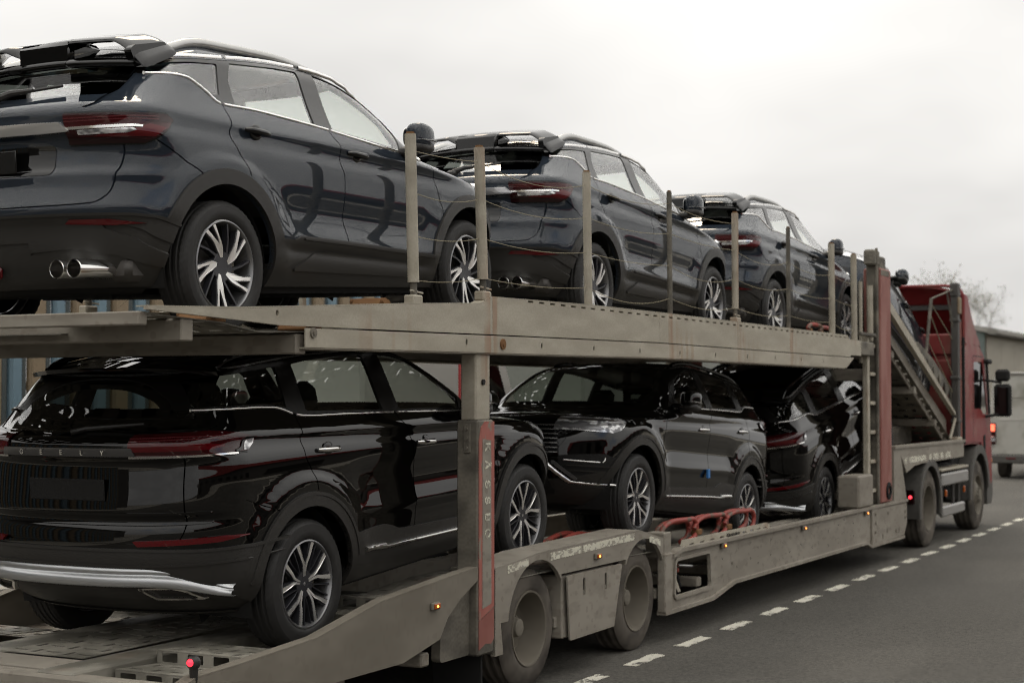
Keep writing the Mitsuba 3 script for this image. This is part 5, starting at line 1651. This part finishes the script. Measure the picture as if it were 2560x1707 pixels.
# ---------------------------------------------------------------- the tractor unit
tk = thing('tractor_truck', 'red lorry cab with open backed roof fairing pulling the car transporter', 'lorry')
CY0, CY1 = 4.83, 7.32
side = poly([(22.98, 1.24), (22.98, 2.62), (23.25, 2.70), (24.10, 2.66), (24.42, 2.52), (24.62, 2.0), (24.86, 1.60), (24.93, 1.10), (24.92, .62), (24.60, .55), (24.45, 1.05), (24.10, 1.22), (23.6, 1.24)], .03)
cw = poly([(23.66, 1.74), (23.66, 2.42), (24.26, 2.42), (24.44, 2.05), (24.62, 1.66), (24.30, 1.66), (24.12, 1.74)], .04)
put(tk, 'cab', plate_xz(side, CY0 + .02, CY1 - .02), 'cab_red', 30)
put(tk, 'cab_side', plate_xz(side.buffer(-.03).difference(cw), CY0, CY0 + .02), 'cab_red', 30)
put(tk, 'cab_side', plate_xz(side.buffer(-.03).difference(cw), CY1 - .02, CY1), 'cab_red', 30)
for y0 in (CY0 + .002, CY1 - .022):
    put(tk, 'side_window', plate_xz(cw.buffer(.004), y0 + .008, y0 + .02), 'gloss_black', 30)
put(tk, 'door_gap', plate_xz(line([(23.60, 1.28), (23.60, 2.50), (24.32, 2.50)], .014), CY0 - .001, CY0 + .004), 'matte_black')
put(tk, 'cab_rear_panel', cat([rbox([22.94, 4.95, 1.30], [22.985, 7.2, 2.44], .02), rbox([22.94, 4.95, 2.50], [22.985, 7.2, 2.80], .02)]), 'cab_red')
put(tk, 'rear_corner_trim', cat([rbox([22.96, CY0 - .012, 1.25], [23.02, CY0 + .05, 2.75], .01), rbox([22.96, CY1 - .05, 1.25], [23.02, CY1 + .012, 2.75], .01)]), 'matte_black')
# hollow roof fairing: top sheet sloping to the front, sides, dark inside
ys = np.linspace(CY0 + .03, CY1 - .03, 25)


def fair(off):
    rows = []
    for y in ys:
        t = (y - YC) / (1.215)
        e = 1 - abs(t) ** 5
        rows.append([(23.16 + .02 * 0, y, 3.50 - .16 * (1 - e) - off - .05 * (y - CY0) * 0), (23.30, y, 3.49 - .16 * (1 - e) - off), (23.50, y, 3.30 - .14 * (1 - e) - off), (23.85, y, 2.98 - .1 * (1 - e) - off), (24.15, y, 2.76 - .05 * (1 - e) - off), (24.40, y, 2.56 - off)])
    return np.array(rows)


A, B = fair(0.0), fair(.03)
n, m = A.shape[:2]
V = np.vstack([A.reshape(-1, 3), B.reshape(-1, 3)])
F = []
for i in range(n - 1):
    for j in range(m - 1):
        a = i * m + j
        F += [[a, a + 1, a + m + 1, a + m], [a + n * m, a + m + n * m, a + m + 1 + n * m, a + 1 + n * m]]
for i in range(n - 1):
    a = i * m
    F.append([a, a + m, a + m + n * m, a + n * m])
F = np.array(F)
put(tk, 'roof_fairing', trimesh.Trimesh(V, np.vstack([F[:, [0, 1, 2]], F[:, [0, 2, 3]]]), process=False), 'cab_red', 40)
sidef = poly([(23.16, 2.66), (23.16, 3.36), (23.34, 3.34), (23.55, 3.10), (23.9, 2.84), (24.2, 2.66)], .02)
for y0 in (CY0 + .01, CY1 - .04):
    k = put(tk, 'fairing_side', plate_xz(sidef, y0, y0 + .03), 'cab_red', 30)
put(tk, 'fairing_edge', cat([tube([(23.15, CY0 + .03, 2.70), (23.15, CY0 + .03, 3.34), (23.16, CY0 + .10, 3.46), (23.16, CY0 + .3, 3.49), (23.16, YC, 3.495), (23.16, CY1 - .3, 3.49), (23.16, CY1 - .10, 3.46), (23.15, CY1 - .03, 3.34), (23.15, CY1 - .03, 2.70)], .022, 8)]), 'cab_red', 50)
put(tk, 'fairing_frame', cat([rbox([23.5, 4.95, 3.16], [23.56, 7.2, 3.24], .01), rbox([23.9, 5.0, 2.70], [23.95, 7.15, 2.76], .01)]), 'steel_dark')
for i, y in enumerate((5.55, 5.75, 6.05, 6.35)):
    put(tk, 'air_horn', cat([tube([(23.05, y, 2.86), (23.30, y + .02, 2.90), (23.45, y + .03, 2.90)], [.055, .03, .02], 12)]), 'chrome', 50)
# goalpost frame behind the cab
for side_, y in ((1, 4.90), (-1, 7.25)):
    k = put(tk, 'rack_post', cat([rbox([22.72, y - .05, 1.30], [22.86, y + .05, 3.40], .015), rbox([22.70, y - .055, 3.30], [22.90, y + .055, 3.50], .02)]), 'steel_dark')
    rel = k.split('__')[1]
    for z in (1.55, 2.15, 2.95):
        put(tk, f'{rel}__clamp', rbox([22.70, y - .062, z], [22.88, y + .062, z + .05], .01), 'steel_dark')
    put(tk, f'{rel}__cover', rbox([22.72, y - .075, 3.06], [22.88, y - .04 if side_ > 0 else y + .075, 3.30], .02), 'plank_tan')
    put(tk, f'{rel}__brace', cat([tube([(21.62, y + side_ * .06, 3.22), (21.30, y + side_ * .06, 2.50)], .022, 8), tube([(21.62, y + side_ * .06, 3.22), (22.72, y + side_ * .02, 3.40)], .012, 8), tube([(22.50, y + side_ * .05, 3.38), (22.74, y + side_ * .02, 2.85)], .013, 8)]), 'frame_dark', 40)
    put(tk, f'{rel}__stay_rope', cat([tube([(21.62, y + side_ * .06, 3.15), (22.76, y + side_ * .03, 2.70)], .008, 5), tube([(21.60, y + side_ * .06, 2.98), (22.76, y + side_ * .03, 2.20)], .008, 5), tube([(21.45, y + side_ * .06, 2.62), (22.70, y + side_ * .03, 1.98)], .008, 5)]), 'rope', 40)
    put(tk, f'{rel}__red_strip', rbox([22.90, y - .05, 1.33], [22.95, y + .05, 2.98], .01), 'red_pole')
    put(tk, f'{rel}__foot', cat([tube([(22.40, y, 1.34), (22.74, y, 1.62)], .02, 8), rbox([22.66, y - .06, 1.30], [22.90, y + .06, 1.36], .01)]), 'frame')
put(tk, 'rear_wall_duct', cat([rbox([22.86, 5.6, 1.45], [22.95, 6.1, 1.75], .03), rbox([22.80, 6.3, 1.3], [22.95, 6.9, 2.2], .04)]), 'matte_black')
put(tk, 'coupling_hoses', cat([tube(smooth_path([(22.9, 5.6 + .12 * i, 1.7), (22.5, 5.6 + .12 * i, 1.45), (22.0, 5.7 + .12 * i, 1.6), (21.7, 5.7, 1.45)], 20), .015, 6) for i in range(4)]), 'matte_black', 40)
# chassis, wheels, fenders
put(tk, 'chassis', cat([rbox([19.9, 5.62, .62], [24.3, 5.72, .88], .01), rbox([19.9, 6.43, .62], [24.3, 6.53, .88], .01), rbox([20.2, 5.72, .80], [21.2, 6.43, .92], .01), rbox([22.0, 5.0, .55], [23.0, 5.6, 1.0], .03), rbox([22.9, 5.0, .9], [24.6, 7.15, 1.25], .03)]), 'matte_black')
for x, y, sd, dp in ((20.85, 4.985, 1, True), (20.85, 7.165, -1, True), (23.92, 4.985, 1, False), (23.92, 7.165, -1, False)):
    truck_wheel(tk, x, y, .50, .30, sd, .29, dp)
for x in (20.85, 23.92):
    put(tk, 'axle', cyl([x, 5.1, .5], [x, 7.05, .5], .07, 14), 'steel_dark', 40)


def fender(cx, cz, r, a0, a1, y0, y1, mat):
    a = np.radians(np.linspace(a0, a1, 26))
    o = np.stack([cx + r * np.cos(a), cz + r * np.sin(a)], 1)
    i = np.stack([cx + (r - .03) * np.cos(a), cz + (r - .03) * np.sin(a)], 1)
    return plate_xz(Polygon(np.vstack([o, i[::-1]])), y0, y1)


for sd, (y0, y1) in ((1, (4.80, 5.16)), (-1, (6.99, 7.35))):
    fl = y0 if sd > 0 else y1 - .03
    put(tk, 'rear_fender', fender(20.85, .50, .62, -12, 190, y0, y1, 0), 'fender_grey', 30)
    a = np.radians(np.linspace(-12, 190, 40))
    rim_ = Polygon(np.vstack([np.stack([20.85 + .63 * np.cos(a), .5 + .63 * np.sin(a)], 1), np.stack([20.85 + .535 * np.cos(a), .5 + .535 * np.sin(a)], 1)[::-1]]))
    put(tk, 'rear_fender_lip', plate_xz(rim_, fl, fl + .03), 'fender_grey', 30)
    put(tk, 'front_fender', fender(23.92, .52, .68, 5, 185, y0 + .01, y1 - .01, 0), 'fender_grey', 30)
    a = np.radians(np.linspace(5, 185, 40))
    rim_ = Polygon(np.vstack([np.stack([23.92 + .70 * np.cos(a), .52 + .70 * np.sin(a)], 1), np.stack([23.92 + .58 * np.cos(a), .52 + .58 * np.sin(a)], 1)[::-1]]))
    put(tk, 'front_fender_lip', plate_xz(rim_, fl, fl + .03), 'fender_grey', 30)
    yb = y0 if sd > 0 else y1 - .06
    put(tk, 'side_guard', cat([rbox([21.50, yb, .735], [23.10, yb + .06, .90], .02), rbox([21.50, yb, .33], [22.85, yb + .06, .47], .02)]), 'alu')
    for x in (21.7, 22.4, 22.75):
        put(tk, 'side_guard_post', rbox([x, yb + .06, .35], [x + .06, yb + .10, .9], .01), 'steel_dark')
    put(tk, 'side_step', rbox([21.45, yb + .0, .93], [23.10, yb + .35, .965], .01), 'frame')
    for x in (21.60, 22.72):
        k = put(tk, 'side_lamp', rbox([x - .03, yb - .03, .60], [x + .03, yb, .69], .01), 'orange_lens')
    put(tk, 'tail_lamp', cat([rbox([20.14, y0 + .05, .58], [20.18, y1 - .10, .76], .01)]), 'lamp_red_dark')
l = put(tk, 'lit_tail_lamp', moved(trimesh.creation.icosphere(2, .022), [20.13, 4.90, .67]), 'reflector', True)
scene[l]['emitter'] = {'type': 'area', 'radiance': rgb(.5, .02, .03)}
put(tk, 'front_bumper', plate_xz(poly([(24.58, .32), (24.58, .80), (24.97, .80), (25.0, .45), (24.9, .32)], .03), 4.84, 7.31), 'fender_grey', 30)
put(tk, 'indicator', rbox([24.86, 4.825, .92], [24.93, 4.85, 1.0], .01), 'orange_lens')
put(tk, 'front_grille', rbox([24.90, 5.1, .85], [24.95, 7.05, 1.5], .02), 'gloss_black')
put(tk, 'windscreen', plate_yz(poly([(4.95, 1.68), (5.05, 2.45), (7.1, 2.45), (7.2, 1.68)], .04), 24.55, 24.60), 'gloss_black')
for sd, y in ((1, CY0), (-1, CY1)):
    def m_(a, b):
        return (min(y - sd * a, y - sd * b), max(y - sd * a, y - sd * b))
    a0, a1 = m_(.10, .34)
    k = put(tk, 'wing_mirror', rbox([24.56, a0, 1.62], [24.72, a1, 2.10], .035), 'matte_black', 30)
    rel = k.split('__')[1]
    put(tk, f'{rel}__wide_angle', rbox([24.56, a0 + .02, 2.14], [24.72, a1 - .02, 2.32], .035), 'matte_black', 30)
    put(tk, f'{rel}__glass', rbox([24.553, a0 + .025, 1.66], [24.56, a1 - .025, 2.06], .003), 'gloss_black')
    put(tk, f'{rel}__arm', cat([tube([(24.40, y, 2.16), (24.50, y - sd * .12, 2.14), (24.62, y - sd * .2, 2.12)], .018, 8), tube([(24.45, y, 1.62), (24.60, y - sd * .2, 1.66)], .022, 8), tube([(24.44, y - sd * .03, 2.42), (24.44, y - sd * .06, 1.66)], .018, 8)]), 'matte_black', 40)
    put(tk, 'sun_visor', rbox([24.36, y - sd * .02 - .05, 2.40], [24.66, y - sd * .02 + .05, 2.47], .02), 'matte_black')
    put(tk, 'door_step', rbox([24.28, min(y - sd * .012, y + sd * .04), 1.02], [24.42, max(y - sd * .012, y + sd * .04), 1.36], .02), 'matte_black')
# ---------------------------------------------------------------- the cars on the decks, chocks and bars
GREY, BLACK = build_grey(), build_black()
UP = 'dark grey cars on the upper deck'
LO = 'black cars on the lower deck'
for (x, z, pitch, rev, lab) in ((6.749, 2.608, 3.26, False, 'rearmost dark grey hatchback car on the upper deck, tail towards us over the open ramp'),
                                (11.391, 2.780, 0.0, False, 'dark grey car in the middle of the upper deck, second from the tail end'),
                                (15.778, 2.774, 0.0, False, 'dark grey car third along the upper deck, just behind the red hooks'),
                                (22.05, 2.03, 21.0, True, 'dark grey car tilted nose up on the ramp behind the red cab')):
    k = thing('grey_car', lab, 'car', UP)
    GREY.place(k, car_matrix(x, z, pitch, .347, rev))
for (x, z, pitch, rev, lab) in ((7.494, .888, 4.37, False, 'large black car on the rear ramp below, tail lamps towards us'),
                                (14.87, .838, 5.6, True, 'black car facing backwards in the middle of the lower deck with headlamp showing'),
                                (17.47, .79, 13.0, False, 'black car pitched nose up at the front of the lower deck beside the ladder')):
    k = thing('black_car', lab, 'car', LO)
    BLACK.place(k, car_matrix(x, z, pitch, .365, rev), skip=() if rev else ())
sk = thing('door_sticker', 'small blue protective sticker on the door edge of the backward facing black car', 'sticker')
put(sk, None, rbox([13.66, 5.128, 1.195], [13.71, 5.150, 1.275], .004), 'sticker_blue')


def hook_bar(x, y, z, s, label, group, slope=0.0):
    """A red wheel strap bar bent into a hook."""
    k = thing('wheel_stop_bar', label, 'bar', group)
    p = [(0, 0, .02), (.05, 0, .06), (.10, 0, .075), (.50, 0, .085), (.58, 0, .075), (.62, 0, .03), (.60, 0, -.02), (.54, 0, -.045), (.46, 0, -.06)]
    pts = smooth_path(np.array(p) * s, 34) + np.array([x, y, z])
    pts[:, 2] += slope * (pts[:, 0] - x)
    put(k, 'bar', tube(pts, .021, 10), 'red_bar', 50)
    put(k, 'clamp', rbox([x + .02 * s, y - .03, z - .03], [x + .10 * s, y + .03, z + .02], .008), 'rust')
    return k


G1 = 'red wheel bars along the lower deck side'
for i, (x, lab) in enumerate(((12.05, 'red bent wheel bar at the lower deck edge, first from the trailer wheels'), (12.78, 'red bent wheel bar on the lower deck edge, middle of the row of three'), (13.52, 'red bent wheel bar beside the rear wheel of the backward facing black car'))):
    hook_bar(x, 4.93, .80 - .01 * i, 1.28, lab, G1, -.006)
    t = hook_bar(x + .10, 5.02, .78, 1.2, lab.replace('red bent', 'rusty red inner'), G1)
hook_bar(16.02, 4.93, 2.60, .75, 'red hooked bar on the upper deck beside the third car, left of a pair', 'red hooks on the upper deck')
hook_bar(16.42, 4.93, 2.585, .72, 'red hooked bar on the upper deck near the front post, right of a pair', 'red hooks on the upper deck')
for i, y in enumerate((5.32, 5.42, 5.54)):
    k = thing('cross_bar', f'long red bar lying across the lower deck behind the first black car, number {["one", "two", "three"][i]} inwards', 'bar', 'red bars lying between the black cars')
    put(k, None, tube(smooth_path([(10.75 + .05 * i, y, .80), (11.3, y + .02, .815), (11.9, y + .04, .80), (12.0, y, .76)], 24), .022, 8), 'red_bar', True)


def chock(x, y, z, lab):
    k = thing('wheel_chock', lab, 'chock', 'rusty wheel chocks')
    put(k, 'wedge', cat([plate_xz(poly([(x - .09, z), (x + .09, z), (x + .05, z + .05), (x - .03, z + .055)], .008), y - .09, y + .09)]), 'rust')
    put(k, 'pin', cyl([x - .02, y - .11, z + .035], [x - .02, y + .12, z + .035], .022, 10), 'rust', 40)


chock(6.33, 5.02, 2.30, 'rusty chock behind the rear wheel of the rearmost grey car')
chock(7.17, 5.02, 2.285, 'rusty chock before the rear wheel of the rearmost grey car')
chock(7.82, 4.98, 2.435, 'rusty brown chock lying on the upper deck under the rearmost grey car')
chock(14.35, 5.0, 2.50, 'rusty chock lying on the upper deck behind the thin dark post')
sp_ = thing('tie_strap', 'thin tan lashing line along the upper deck floor under the rearmost car', 'strap')
put(sp_, None, tube([(7.2, 4.95, 2.36), (7.5, 4.95, 2.375), (8.05, 4.95, 2.45)], .007, 6), 'rope', True)
